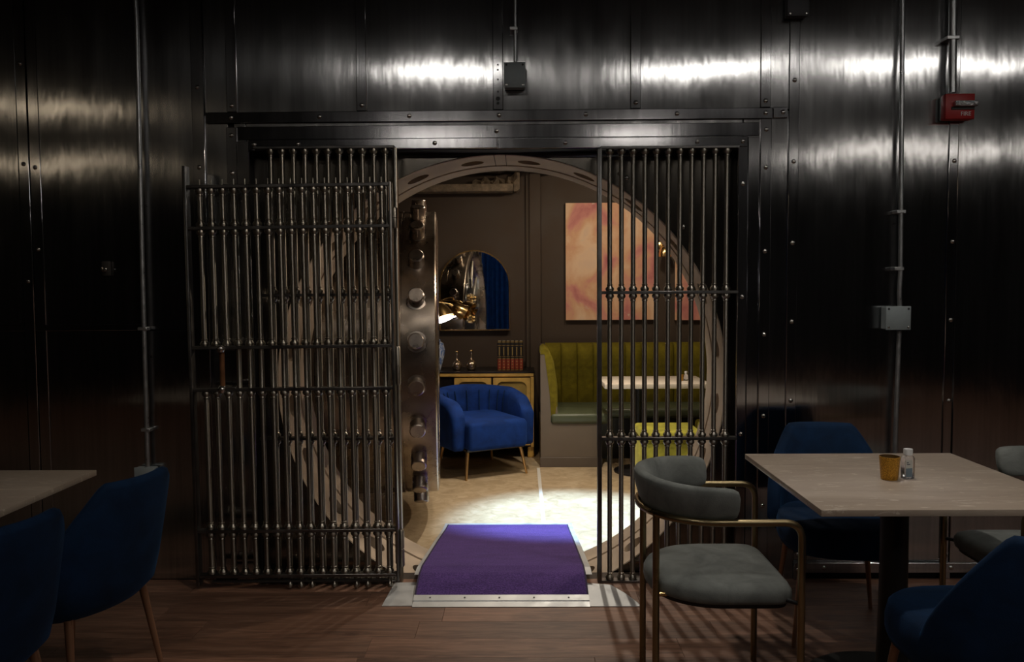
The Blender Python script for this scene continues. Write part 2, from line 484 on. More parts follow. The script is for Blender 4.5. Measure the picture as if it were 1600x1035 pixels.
X = lambda px, py=120: P(px, py, YW).x
Z = lambda py, px=780: P(px, py, YW).z
ZT = WZ
zh = Z(172)
# sheets above the header
for a, b, t in ((322, 355, 0.0), (371, 557, 0.004), (573, 770, -0.003), (786, 985, 0.003), (1001, 1188, 0.0), (1205, 1231, 0.0)):
    panel(X(a)-0.012, X(b)+0.012, zh-0.01, ZT, tilt=(random.uniform(-.003, .003), t))
# left and right sheets
panel(-6.5, X(31, 300), 0.0, ZT)
panel(X(64, 300)-0.01, X(303, 300)+0.012, Z(513), ZT, tilt=(0.002, 0.006))
panel(X(64, 300)-0.01, X(303, 300)+0.012, 0.0, Z(513)-0.001, tilt=(-0.002, 0.003))
panel(X(322, 300)-0.012, X(355, 300)+0.012, 0.0, zh-0.012)
panel(X(371, 300)-0.012, OX0, 0.0, zh-0.012)
panel(OX1, X(1186, 300)+0.012, 0.0, zh-0.012)
panel(X(1205, 300)-0.012, X(1231, 300)+0.012, 0.0, zh-0.012)
zb0, zb1 = P(1400, 893, YW).z, P(1400, 877, YW).z
panel(X(1247, 300)-0.012, X(1480, 300)+0.012, zb0+0.01, ZT, tilt=(0.001, -0.004))
panel(X(1497, 300)-0.012, 6.5, zb0+0.01, ZT, tilt=(-0.004, 0.006))
panel(OX0, OX1, OZ-0.0, zh-0.012)
# seams
vstrip(31, 47, 260, 0, ZT, 0.010, (100, 257, 440))
vstrip(47.5, 64, 260, 0, ZT, 0.005, (262, 390))
vstrip(303, 322, 260, 0, ZT, 0.009, (137, 262))
vstrip(355, 371, 166, zh-0.0, ZT, 0.009, (166,))
vstrip(355, 371, 240, 0.0, Z(196), 0.009, (212, 271))
vstrip(557, 573, 120, zh, ZT, 0.008, (165,))
s = vstrip(770, 786, 120, zh, ZT, 0.008)
hole_bm = bmesh.new(); lathe(hole_bm, [(0.010, -0.001), (0.010, 0.0005)], 12, 'Y')
hs = to_obj('screw_hole', hole_bm, 'black_metal', s, (X(778), YW-0.008, Z(155)))
for py, k in ((162, 0.7), (144, 0.4), (125, 0.4), (110, 0.4), (102, 0.4)):
    share('screw_hole', hs, s, (X(778), YW-0.008, Z(py)), (0, 0, 0), (k, 1, k))
vstrip(985, 1001, 120, zh, ZT, 0.008, (161,))
vstrip(1188, 1204, 120, zh, ZT, 0.008, (158,))
vstrip(1186, 1203, 400, 0.0, Z(186), 0.008, (203, 262, 393, 523, 650, 790))
vstrip(1231, 1247, 250, 0.0, ZT, 0.010, (126, 253, 380, 503, 626, 750))
vstrip(1480, 1497, 300, 0.0, ZT, 0.009, (60, 252, 378, 500, 626, 750, 868))
hstrip(322, 1206, 173, 190, 0.014, (362, 500, 640, 780, 915, 1057, 1195), 'frame_steel')
hstrip(1207, 1230, 168, 185, 0.012, (1222,), 'frame_steel')
hstrip(371, 1186, 195, 216, 0.006, (776,), 'frame_steel')
hstrip(390, 777, 218, 234, 0.020, (399, 467, 680), 'frame_steel')
hstrip(778, 1167, 216, 232, 0.020, (883, 1088, 1159), 'frame_steel')
# jambs of the grille frame
vstrip(371, 391, 300, 0.0, Z(218), 0.006)
vstrip(1151, 1166, 400, 0.0, Z(232), 0.016, (288, 464, 678), 'frame_steel')
vstrip(1167, 1185, 400, 0.0, Z(218), 0.006)
# left horizontal seam, right skirting bar
hstrip(-200, 228, 508, 518, 0.006, (), name='seam_bar')
hstrip(1240, 2000, 877, 893, 0.022, (1285, 1482), name='skirting_bar')
vstrip(1238, 1250, 860, 0.0, zb1, 0.024, (865, 889))
# the small lock plug on the left sheet
k = boxo('lock_plug', 'ring_dark', wall, -0.02, 0.02, -0.02, 0, -0.035, 0.035, 0.006, 2, loc=P(168, 420, YW-0.001))
bm = bmesh.new(); lathe(bm, [(0.012, 0), (0.012, -0.02), (0.009, -0.024), (0.0, -0.025)], 14, 'Y')
to_obj('plug_knob', bm, 'bolt_steel', k, (0, -0.02, -0.005), 40)

# reveal between the sheets and the ring plate
for nm, x0, x1, z0, z1 in (('trim_1', OX0-0.02, OX0, -0.16, OZ), ('trim_2', OX1, OX1+0.02, -0.16, OZ), ('trim_3', OX0-0.02, OX1+0.02, OZ, OZ+0.02)):
    struct(boxo(nm, 'back_steel', None, x0, x1, YW+0.061, 4.02, z0, z1))
struct(boxo('trim_4', 'sub', None, OX0, OX1, YW, 3.90, -0.14, -0.005))

# ================================================================ ROUND VAULT DOORWAY
RC = Vector((-0.101, 0, 0.95)); RR = 1.10; RY0, RY1 = 3.91, 4.36
doorway = thing('vault_doorway', 'massive round steel doorway ring with oval bolt sockets behind the barred gate', 'doorway', (RC.x, RY0, 0))
cz = RC.z
def plate_hole(bm, R, x0, x1, z0, z1, y0, y1, seg=96):
    def rect(a):
        c, s_ = math.cos(a), math.sin(a)
        tx = (x1 if c > 0 else x0)/c if abs(c) > 1e-6 else 1e9
        tz = ((z1 if s_ > 0 else z0)-0)/s_ if abs(s_) > 1e-6 else 1e9
        t = min(abs(tx), abs(tz)); return (c*t, s_*t)
    angs = sorted([2*PI*k/seg for k in range(seg)] + [math.atan2(z, x) % (2*PI) for x in (x0, x1) for z in (z0, z1)])
    A, B, Cc, D = [], [], [], []
    for a in angs:
        rx, rz = rect(a); ix, iz = R*math.cos(a), R*math.sin(a)
        A.append((ix, y0, iz)); B.append((rx, y0, rz)); Cc.append((rx, y1, rz)); D.append((ix, y1, iz))
    rings(bm, [A, B, Cc, D], closed=True)
bm = bmesh.new()
plate_hole(bm, RR+0.004, OX0-RC.x, OX1-RC.x, -1.11, OZ-cz-0.001, 0.0, 0.05)
plate = to_obj('face_plate', bm, 'plate_steel', doorway, (0, 0, cz))
# revolved ring profile (radius, depth)
bm = bmesh.new()
prof = [(RR+0.003, 0.002), (RR, -0.004), (RR-0.004, 0.0), (RR-0.006, 0.285), (RR+0.004, 0.287), (RR+0.004, 0.297), (RR-0.010, 0.299), (RR-0.012, 0.44),
        (RR-0.008, RY1-RY0+0.02), (RR+0.16, RY1-RY0+0.02), (RR+0.16, 0.06), (RR+0.02, 0.055)]
rings(bm, [[(r*math.cos(2*PI*k/96) + 0.05*max(0, d), d, r*math.sin(2*PI*k/96)) for r, d in prof] for k in range(96)], closed=True)
ring = to_obj('ring', bm, 'ring_steel', doorway, (0, 0, cz))
bmc = bmesh.new()
for k in range(24):
    a = math.radians(7.5 + 15*k)
    d = Vector((math.cos(a), 0, math.sin(a))); t = Vector((-math.sin(a), 0, math.cos(a))); yv = Vector((0, 1, 0))
    L = []
    for rr_ in (RR-0.09, RR+0.10):
        L.append([d*rr_ + yv*(0.165 + 0.058*math.sin(2*PI*j/20)) + t*0.058*math.cos(2*PI*j/20) for j in range(20)])
    rings(bmc, L)
cutter = to_obj('cutter', bmc, 'ring_dark', doorway, (0, 0, cz))
md = ring.modifiers.new('holes', 'BOOLEAN'); md.operation = 'DIFFERENCE'; md.object = cutter; md.solver = 'EXACT'
bpy.context.view_layer.update()
dg = bpy.context.evaluated_depsgraph_get()
me2 = bpy.data.meshes.new_from_object(ring.evaluated_get(dg))
ring.modifiers.clear(); ring.data = me2
bpy.data.objects.remove(cutter)
me2.shade_smooth(); me2.set_sharp_from_angle(angle=math.radians(25))
# socket bottoms
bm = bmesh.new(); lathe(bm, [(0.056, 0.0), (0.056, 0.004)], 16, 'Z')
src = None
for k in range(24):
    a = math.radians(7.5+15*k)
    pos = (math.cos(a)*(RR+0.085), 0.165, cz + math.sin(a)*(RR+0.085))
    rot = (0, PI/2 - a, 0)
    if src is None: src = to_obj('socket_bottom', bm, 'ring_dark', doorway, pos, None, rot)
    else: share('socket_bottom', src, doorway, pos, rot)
# wedge joint at the crown and the plate screws
for dx in (-0.028, 0.028):
    boxo('crown_joint', 'ring_dark', doorway, dx-0.0015, dx+0.0015, -0.006, 0.30, cz+RR-0.009, cz+RR+0.0)
for ang in (40, 58, 122, 140, 60, 160, 20):
    a = math.radians(ang)
    bolt(doorway, math.cos(a)*(RR+0.06), cz + math.sin(a)*(RR+0.06), 0.001, 1.1)

# ================================================================ BARS, GRILLES AND GATE
def bar_profile(r, z0, z1, rails, foot=True):
    """turned bar: round shaft with a collar above and below each rail"""
    ev = [(z0, r)]
    pts = []
    def collar_up(z): return [(r, z-0.034), (r*1.22, z-0.032), (r*1.22, z-0.027), (r*1.02, z-0.025), (r*1.75, z-0.014), (r*1.85, z-0.009), (r*1.5, z)]
    def collar_dn(z): return [(r*1.5, z), (r*1.85, z+0.009), (r*1.75, z+0.014), (r*1.02, z+0.025), (r*1.22, z+0.027), (r*1.22, z+0.032), (r, z+0.034)]
    pr = [(r, z0)] if not foot else collar_dn(z0)
    for zr, below, above, th in sorted(rails):
        if below: pr += collar_up(zr-th/2)
        else: pr += [(r, zr-th/2)]
        if above: pr += collar_dn(zr+th/2)
        else: pr += [(r, zr+th/2)]
    pr += collar_up(z1)
    return pr

YG = 3.765
def fixed_grille(name, label, px_bars, pxs, rails_py, pymid, stile_px, stile_mat='bar_steel'):
    x0 = P(pxs[0], pymid, YG).x; x1 = P(pxs[1], pymid, YG).x
    xm = sum(pxs)/2
    zt = P(xm, 233, YG).z; zb = P(xm, 905, YG).z
    t = thing(name, label, 'grille', ((x0+x1)/2, YG, 0))
    ox = (x0+x1)/2
    zr = [P(xm, py, YG).z for py in rails_py]
    r = 0.0112
    bm = bmesh.new(); lathe(bm, bar_profile(r, zb, zt, [(z, True, True, 0.014) for z in zr]), 14)
    src = None
    for px in px_bars:
        x = P(px, pymid, YG).x - ox
        if src is None: src = to_obj('bar', bm, 'bar_steel', t, (x, 0, 0), 50)
        else: share('bar', src, t, (x, 0, 0), (0, 0, random.random()*6))
    for z in zr: boxo('rail', 'rail_steel', t, x0-ox, x1-ox, -0.020, 0.020, z-0.007, z+0.007, 0.002, 1)
    boxo('rail', 'rail_steel', t, x0-ox, x1-ox, -0.026, 0.020, zb-0.028, zb, 0.002, 1)
    boxo('rail', 'rail_steel', t, x0-ox, x1-ox, -0.020, 0.020, zt, zt+0.012, 0.002, 1)
    sx = P(stile_px, pymid, YG).x - ox
    boxo('stile', stile_mat, t, sx-0.010, sx+0.010, -0.022, 0.022, 0.0, zt+0.002, 0.003, 2)
    return t, sx + ox
gl, hinge_x = fixed_grille('steel_grille', 'fixed steel bar grille on the left, mostly hidden behind the open gate',
    [427.5+17.75*k for k in range(11)], (402, 620), (461, 685), 460, 620.5)
gr, _ = fixed_grille('steel_grille', 'fixed steel bar grille to the right of the purple ramp, behind the grey armchair',
    [952.7+18.16*k for k in range(11)], (937, 1152), (457, 685), 460, 936.5, 'rail_steel')

# the gate, swung right round on its hinges in front of the left grille
YD = 3.665
gx0 = P(303, 560, YD).x; gx1 = P(614, 560, YD).x
gate = thing('barred_gate', 'open hinged steel bar gate swung back to the left of the opening', 'gate', (hinge_x + 0.0063, YD, 0))
gate.rotation_euler = (0, math.radians(-0.40), 0)
gz = lambda py: P(614, py, YD).z
rails = {k: gz(v) for k, v in dict(top=288, collar=353, lock_hi=540, lock_lo=606, low=827, bottom=897).items()}
th = 0.015
bx0 = P(321, 560, YD).x - hinge_x; bx1 = P(602, 560, YD).x - hinge_x
r = 0.0118
def gate_bar(z0, z1, rl, stub_top=False, first_collar=True):
    bm = bmesh.new()
    pr = bar_profile(r, z0, z1, rl, first_collar)
    if stub_top: pr += [(0.0035, z1), (0.0035, z1+0.04), (0.0025, z1+0.042)]
    lathe(bm, pr, 14); return bm
full = gate_bar(rails['bottom']+th/2, rails['top']-th/2, [(rails['low'], True, True, th), (rails['lock_lo'], True, False, th), (rails['lock_hi'], False, True, th), (rails['collar'], True, True, th)], True)
low = gate_bar(rails['bottom']+th/2, rails['lock_lo']-th/2, [(rails['low'], True, True, th)])
high = gate_bar(rails['lock_hi']+th/2, rails['top']-th/2, [(rails['collar'], True, True, th)], True)
so = {}
for k in range(17):
    x = bx0 + (bx1-bx0)*k/16
    for key, bmx in ((('full', full),) if k >= 3 else (('low', low), ('high', high))):
        if key not in so: so[key] = to_obj('bar', bmx, 'bar_steel', gate, (x, 0, 0), 50)
        else: share('bar', so[key], gate, (x, 0, 0), (0, 0, random.random()*6))
for key, z in rails.items():
    boxo('rail', 'rail_steel', gate, gx0-hinge_x, gx1-hinge_x, -0.020, 0.020, z-th/2, z+th/2, 0.002, 1)
zb, zt = rails['bottom'], P(303, 256, YD).z
boxo('stile', 'rail_steel', gate, gx0-hinge_x-0.016, gx0-hinge_x, -0.024, 0.024, 0.03, zt-0.005, 0.003, 2)
boxo('stile', 'rail_steel', gate, gx1-hinge_x, gx1-hinge_x+0.012, -0.022, 0.022, zb-0.03, rails['top']+0.01, 0.003, 2)
bm = bmesh.new(); box(bm, bx0, bx1, -0.006, 0.006, zb-0.035, zb-0.022, 0.002, 1)
to_obj('bolt_rod', bm, 'ring_dark', gate, smooth=40)
bm = bmesh.new(); lathe(bm, [(0.003, 0.030), (0.003, 0.016), (0.009, 0.014), (0.0145, 0.006), (0.016, -0.002), (0.0135, -0.011), (0.007, -0.016), (0, -0.017)], 14)
bs = None
for k in (7, 8, 9, 11, 13, 14, 16):
    x = bx0 + (bx1-bx0)*k/16
    if bs is None: bs = to_obj('ball_foot', bm, 'bar_steel', gate, (x, 0, zb-0.046), 60)
    else: share('ball_foot', bs, gate, (x, 0, zb-0.046))
# lock spindle between the two middle rails
lx = P(349, 575, YD).x - hinge_x
bm = bmesh.new(); lathe(bm, [(0.012, rails['lock_lo']+0.01), (0.012, rails['lock_hi']-0.012)], 12)
sp = to_obj('lock_spindle', bm, 'rust', gate, (lx, -0.012, 0), 50)
for z, s_ in ((rails['lock_hi']-0.004, 1), (rails['lock_lo']+0.004, -1)):
    bm = bmesh.new(); lathe(bm, [(0.0, z-0.018), (0.014, z-0.016), (0.020, z-0.004), (0.020, z+0.004), (0.014, z+0.015), (0.0, z+0.018)], 14)
    nut = to_obj('nut', bm, 'bolt_steel', sp, (0, -0.012, 0), 50)
    boxo('bracket', 'rail_steel', sp, 0.0, 0.06, -0.004, 0.012, z-0.008, z+0.008, 0.002, 1)
# hinges
for a, b in ((326, 354), (545, 600), (832, 886)):
    z1, z0 = gz(a), gz(b)
    bm = bmesh.new(); lathe(bm, [(0.010, z0-0.006), (0.014, z0), (0.014, (z0+z1)/2-0.002), (0.011, (z0+z1)/2), (0.014, (z0+z1)/2+0.002), (0.014, z1), (0.009, z1+0.008)], 14)
    h = to_obj('hinge', bm, 'bar_steel', gate, (0.012, 0.02, 0), 40)
    boxo('hinge_leaf', 'rail_steel', h, -0.028, 0.002, -0.012, 0.012, z0+0.01, z1-0.01, 0.002, 1)

# ================================================================ LOBBY BEYOND
LZ = -0.15; LY = 7.75; LX0, LX1, LC = -3.2, 3.2, 2.85
lf = boxo('floor_lobby', 'concrete', None, LX0, LX1, 4.38, LY+0.1, LZ-0.1, LZ); struct(lf)
boxo('floor_joint', 'joint_white', lf, 0.126, 0.152, 4.44, 6.86, LZ-0.002, LZ+0.0015)
struct(boxo('ceiling_lobby', 'lobby_ceiling', None, LX0, LX1, 4.38, LY+0.1, LC, LC+0.1))
lw = struct(boxo('wall_lobby_back', 'brown_wall', None, LX0, LX1, LY, LY+0.1, LZ, LC))
struct(boxo('wall_lobby_left', 'brown_wall', None, LX0-0.1, LX0, 4.38, LY+0.1, LZ, LC))
struct(boxo('wall_lobby_right', 'brown_wall', None, LX1, LX1+0.1, 4.38, LY+0.1, LZ, LC))
bm = bmesh.new()
plate_hole(bm, RR+0.10, LX0-RC.x, LX1-RC.x, LZ-0.1-cz, LC-cz, 0.0, 0.06)
struct(to_obj('wall_lobby_front', bm, 'plate_steel', None, (RC.x, 4.345, cz)))
# pilaster on the rear wall
pa, pb = P(828, 450, 7.68).x, P(845, 450, 7.68).x
boxo('pilaster', 'brown_wall', lw, pa, pb, 7.68, LY, LZ, LC, 0.004, 1)
boxo('pilaster_edge', 'lobby_ceiling', lw, pa-0.03, pa, 7.715, LY, LZ, LC)
# broken plaster cornice
def cornice():
    x0, x1 = P(600, 290, 7.6).x, P(808, 290, 7.6).x
    z0, z1 = P(700, 300, 7.6).z, P(700, 288, 7.6).z
    t = struct(boxo('trim_5', 'plaster', None, x0, x1-0.04, 7.58, LY, z0, z1, 0.01, 2))
    zt = P(700, 268, 7.6).z
    rnd = random.Random(4)
    bm = bmesh.new()
    n = 16; xa, xb = P(738, 280, 7.6).x, P(812, 280, 7.6).x
    low, up, bk = [], [], []
    L = []
    for i in range(n+1):
        x = xa + (xb-xa)*i/n
        zl = z1 - 0.02 + rnd.uniform(-0.012, 0.03) - (0.05 if i > n-3 else 0)
        zu = z1 + 0.03 + rnd.uniform(0.0, 0.06) + 0.10*smoothstep(0.72, 1.0, i/n)
        yf = 7.60 + rnd.uniform(-0.02, 0.03)
        L.append([(x, LY-0.001, zl), (x, yf+0.03, zl), (x, yf, (zl+zu)/2 + rnd.uniform(-.01, .01)), (x, yf+0.05, zu), (x, LY-0.001, zu)])
    rings(bm, L)
    to_obj('broken_plaster', bm, 'plaster', t, smooth=25)
    # soffit slab above, with a ragged lip
    bm = bmesh.new(); L = []
    for i in range(25):
        x = P(610, 280, 7.6).x + (P(900, 280, 7.6).x - P(610, 280, 7.6).x)*i/24
        z = zt + rnd.uniform(-0.012, 0.02); y = 7.50 + rnd.uniform(-0.02, 0.02)
        L.append([(x, LY-0.001, z), (x, y, z), (x, y-0.03, z+0.05), (x, LY-0.001, LC)])
    rings(bm, L)
    to_obj('plaster_soffit', bm, 'lobby_ceiling', t, smooth=25)
cornice()

# ---------------------------------------------------------------- the vault door itself
u = Vector((-0.098, 0.995, 0)).normalized()          # from hinge side to free side
nrm = Vector((u.y, -u.x, 0))                             # inner face, turned to the right
DC = Vector((-0.682, 5.40, 0))
vd = thing('vault_door', 'thick round steel vault door standing open edge-on with a row of locking bolts', 'vault door', (DC.x, DC.y, LZ), math.atan2(nrm.y, nrm.x))
dz = 0.985 - LZ
DR = 0.935
bm = bmesh.new()
lathe(bm, [(0.0, 0.0), (DR-0.09, 0.0), (DR-0.085, 0.115), (DR-0.05, 0.12), (DR-0.008, 0.112), (DR, 0.104), (DR, -0.086), (DR-0.004, -0.088), (DR-0.004, -0.098), (DR+0.002, -0.10), (DR+0.004, -0.55), (DR-0.02, -0.57), (0.0, -0.57)], 96, 'X', center=(0, 0, dz))
to_obj('door_body', bm, 'door_steel', vd, smooth=20)
bm = bmesh.new()
lathe(bm, [(0.0, 0.075), (0.040, 0.075), (0.0455, 0.070), (0.0465, 0.0), (0.060, -0.001), (0.060, -0.004), (0.0, -0.006)], 20, 'Z')
src = None
for k in range(24):
    a = math.radians(7.5 + 15*k)
    pos = (0.0, math.cos(a)*DR, dz + math.sin(a)*DR); rot = (-(PI/2 - a), 0, 0)
    if src is None: src = to_obj('locking_bolt', bm, 'door_bolt', vd, pos, 40, rot)
    else: share('locking_bolt', src, vd, pos, rot)
# bolt work on the inner face (seen in the mirror)
bm = bmesh.new(); lathe(bm, [(DR-0.10, 0.0), (DR-0.10, 0.03), (DR-0.16, 0.035), (DR-0.16, 0.0)], 64, 'X', (False, False), (0, 0, dz))
to_obj('face_rim', bm, 'frame_steel', vd, smooth=30)
bm = bmesh.new()
arch = [(-0.30, -0.55), (0.30, -0.55)] + [(0.30*math.cos(t*PI/12), 0.15 + 0.42*math.sin(t*PI/12)) for t in range(13)]
rings(bm, [[(0.0, y, dz+z) for y, z in arch], [(0.045, y*0.97, dz+z*0.97) for y, z in arch]])
ap = to_obj('lock_case', bm, 'frame_steel', vd, smooth=30)
for y, z in ((-0.1, 0.3), (0.1, 0.3), (0, 0.05), (-0.12, -0.2), (0.12, -0.2), (0, -0.4)):
    bm = bmesh.new(); lathe(bm, [(0.06, 0.045), (0.06, 0.07), (0.035, 0.08), (0.03, 0.105), (0.0, 0.107)], 20, 'X', center=(0, y, dz+z))
    to_obj('lock_dial', bm, 'brass' if z > 0 else 'door_bolt', ap, smooth=40)
for k in range(12):
    a = math.radians(15 + 30*k)
    bm = bmesh.new(); tube(bm, [(0.03, math.cos(a)*0.45, dz+math.sin(a)*0.45), (0.03, math.cos(a)*0.80, dz+math.sin(a)*0.80)], 0.025, 12)
    to_obj('bolt_bar', bm, 'bar_steel', vd, smooth=40)
# crane hinge that carries the door, on its outer side
bm = bmesh.new(); lathe(bm, [(0.10, 0.0), (0.10, 2.0), (0.07, 2.05), (0.07, 2.1)], 24, center=(-0.72, -0.78, 0.0))
hp = to_obj('hinge_post', bm, 'door_steel', vd, smooth=40)
for z in (0.45, 1.75):
    boxo('hinge_arm', 'door_steel', vd, -0.66, -0.53, -0.80, 0.35, z-0.09, z+0.09, 0.02, 2)

# ---------------------------------------------------------------- carpeted ramp
ramp_t = thing('carpeted_ramp', 'purple carpeted ramp on an aluminium threshold leading through the round doorway', 'ramp', (-0.096, 3.5, 0))
rx0, rx1 = -0.486+0.096, 0.291+0.096
prof = [(3.455, 0.004), (3.53, 0.022), (3.62, 0.050), (3.70, 0.066), (3.80, 0.066), (3.92, 0.048), (4.2, 0.006), (4.5, -0.038), (4.8, -0.086), (5.0, -0.118), (5.15, -0.136)]
def ribbon(x0, x1, pts, th, nx=1):
    bm = bmesh.new(); L = []
    for y, z in pts:
        L.append([(x0, y-3.5, z), (x1, y-3.5, z), (x1, y-3.5, z-th), (x0, y-3.5, z-th)])
    rings(bm, L); return bm
def sub(pts, n=5):
    out = []
    for i in range(len(pts)-1):
        for k in range(n):
            t = k/n; out.append((pts[i][0]*(1-t)+pts[i+1][0]*t, pts[i][1]*(1-t)+pts[i+1][1]*t))
    return out + [pts[-1]]
to_obj('ramp_plate', ribbon(rx0-0.026, rx1+0.034, [(y, z-0.008) for y, z in prof[3:]] + [(5.22, -0.148)], 0.002), 'alu', ramp_t)
to_obj('carpet', ribbon(rx0, rx1, sub(prof[1:]), 0.0075), 'carpet', ramp_t, smooth=30)
for xa, xb in ((rx0-0.004, rx0+0.004), (rx1-0.004, rx1+0.004)):
    to_obj('carpet_binding', ribbon(xa, xb, [(y, z+0.0012) for y, z in prof[1:]], 0.0085), 'carpet_edge', ramp_t)
nb = to_obj('nosing_bar', ribbon(rx0-0.004, rx1+0.004, [(3.452, 0.003), (3.49, 0.012), (3.493, 0.0165), (3.53, 0.027), (3.534, 0.012)], 0.002), 'alu', ramp_t)
for k in range(5):
    bm = bmesh.new(); lathe(bm, [(0.004, 0.0), (0.004, 0.0012), (0, 0.0015)], 10)
    to_obj('screw', bm, 'ring_dark', nb, (rx0 + 0.07 + k*0.155, 3.511-3.5, 0.0225))
xl = P(597, 953, 3.47).x + 0.096; xr = P(1001, 953, 3.47).x + 0.096
bm = bmesh.new(); rings(bm, [[(xl, -0.035, 0.003), (rx0-0.005, -0.035, 0.004), (rx0-0.005, -0.035, 0.0), (xl, -0.035, 0.0)],
                              [(xl+0.02, 0.20, 0.020), (rx0-0.005, 0.20, 0.022), (rx0-0.005, 0.20, 0.0), (xl+0.02, 0.20, 0.0)]])
to_obj('threshold_wing', bm, 'alu', ramp_t)
bm = bmesh.new()
out = [(rx1+0.005, -0.045), (xr, -0.045), (xr-0.01, 0.0), (xr-0.05, 0.08), (xr-0.11, 0.17), (rx1+0.005, 0.19)]
rings(bm, [[(x, y, 0.001) for x, y in out], [(x, y, 0.004 + max(0, y)*0.09) for x, y in out]])
to_obj('threshold_wing', bm, 'alu', ramp_t)

# ---------------------------------------------------------------- lobby furniture
def blue_armchair():
    t = thing('armchair', 'royal blue velvet tub armchair on slim gold legs inside the round doorway', 'armchair',
              (-0.37, 6.83, LZ), math.radians(-62))
    # local front = +X
    def plan(s):
        """outer edge of the U, s in -1..1 (0 = middle of the back)"""
        a = abs(s); sg = 1 if s >= 0 else -1
        if a < 0.60:
            an = a/0.60*PI/2
            return Vector((-0.06 - 0.30*math.cos(an), sg*0.385*math.sin(an)**0.9, 0)), Vector((-math.cos(an), sg*math.sin(an), 0))
        k = (a-0.60)/0.40
        return Vector((-0.06 + 0.345*k, sg*(0.385-0.012*k), 0)), Vector((0, sg, 0))
    L = []
    ss = [-1 + 2*i/44 for i in range(45)]
    def loop(s, f):
        p, n = plan(s); a = abs(s)
        top = 0.70 - 0.02*smoothstep(0, 0.45, a) - 0.035*smoothstep(0.45, 0.85, a) - 0.10*max(0, (a-0.80)/0.20)**2
        bot = 0.235; thk = 0.115
        c = p - n*thk/2; mz = (top+bot)/2
        out = []
        sec = [(0.30, -1), (0.47, -0.93), (0.5, -0.7), (0.53, 0.2), (0.56, 0.72), (0.46, 0.93), (0.2, 1.0), (-0.2, 1.0), (-0.46, 0.92), (-0.5, 0.7), (-0.5, -0.7), (-0.3, -1)]
        for q, h in sec:
            fl = 0.03*max(0, h)*(1-smoothstep(.6, 1, a))
            out.append(c + n*(q*thk*f + fl) + Vector((0, 0, mz + h*(top-bot)/2*(0.5+0.5*f if f < 1 else 1))))
        return out
    def shift(lp, d): return [v + d for v in lp]
    fw = Vector((1, 0, 0))
    L = [shift(loop(-1, 0.55), fw*0.028), shift(loop(-1, 0.85), fw*0.018)] + [loop(s, 1.0) for s in ss] + [shift(loop(1, 0.85), fw*0.018), shift(loop(1, 0.55), fw*0.028)]
    bm = bmesh.new(); rings(bm, L)
    to_obj('back_and_arms', bm, 'blue_bright', t, smooth=60)
    boxo('seat_base', 'black_wood', t, -0.27, 0.33, -0.262, 0.262, 0.225, 0.25, 0.004, 1)
    bm = bmesh.new(); box(bm, -0.27, 0.39, -0.268, 0.268, 0.240, 0.470, 0.035, 4)
    for v in bm.verts:
        if v.co.z > 0.45: v.co.z += 0.02*(1-(v.co.y/0.27)**2)
    to_obj('seat_cushion', bm, 'blue_bright', t, smooth=60)
    for k in range(9):
        s = -0.56 + 1.12*k/8
        p, n = plan(s)
        q = p - n*0.118
        bm = bmesh.new(); tube(bm, [q + Vector((0, 0, 0.47)), q + n*0.006 + Vector((0, 0, 0.58)), q + n*0.022 + Vector((0, 0, 0.655))], 0.004, 6)
        to_obj('back_seam', bm, 'blue', t, smooth=60)
    for sx, sy in ((0.29, -0.24), (0.29, 0.24), (-0.24, -0.22), (-0.24, 0.22)):
        bm = bmesh.new(); tube(bm, [(sx, sy, 0.25), (sx*1.18, sy*1.16, 0.0)], [0.016, 0.009], 12)
        to_obj('leg', bm, 'gold_leg', t, smooth=50)
blue_armchair()

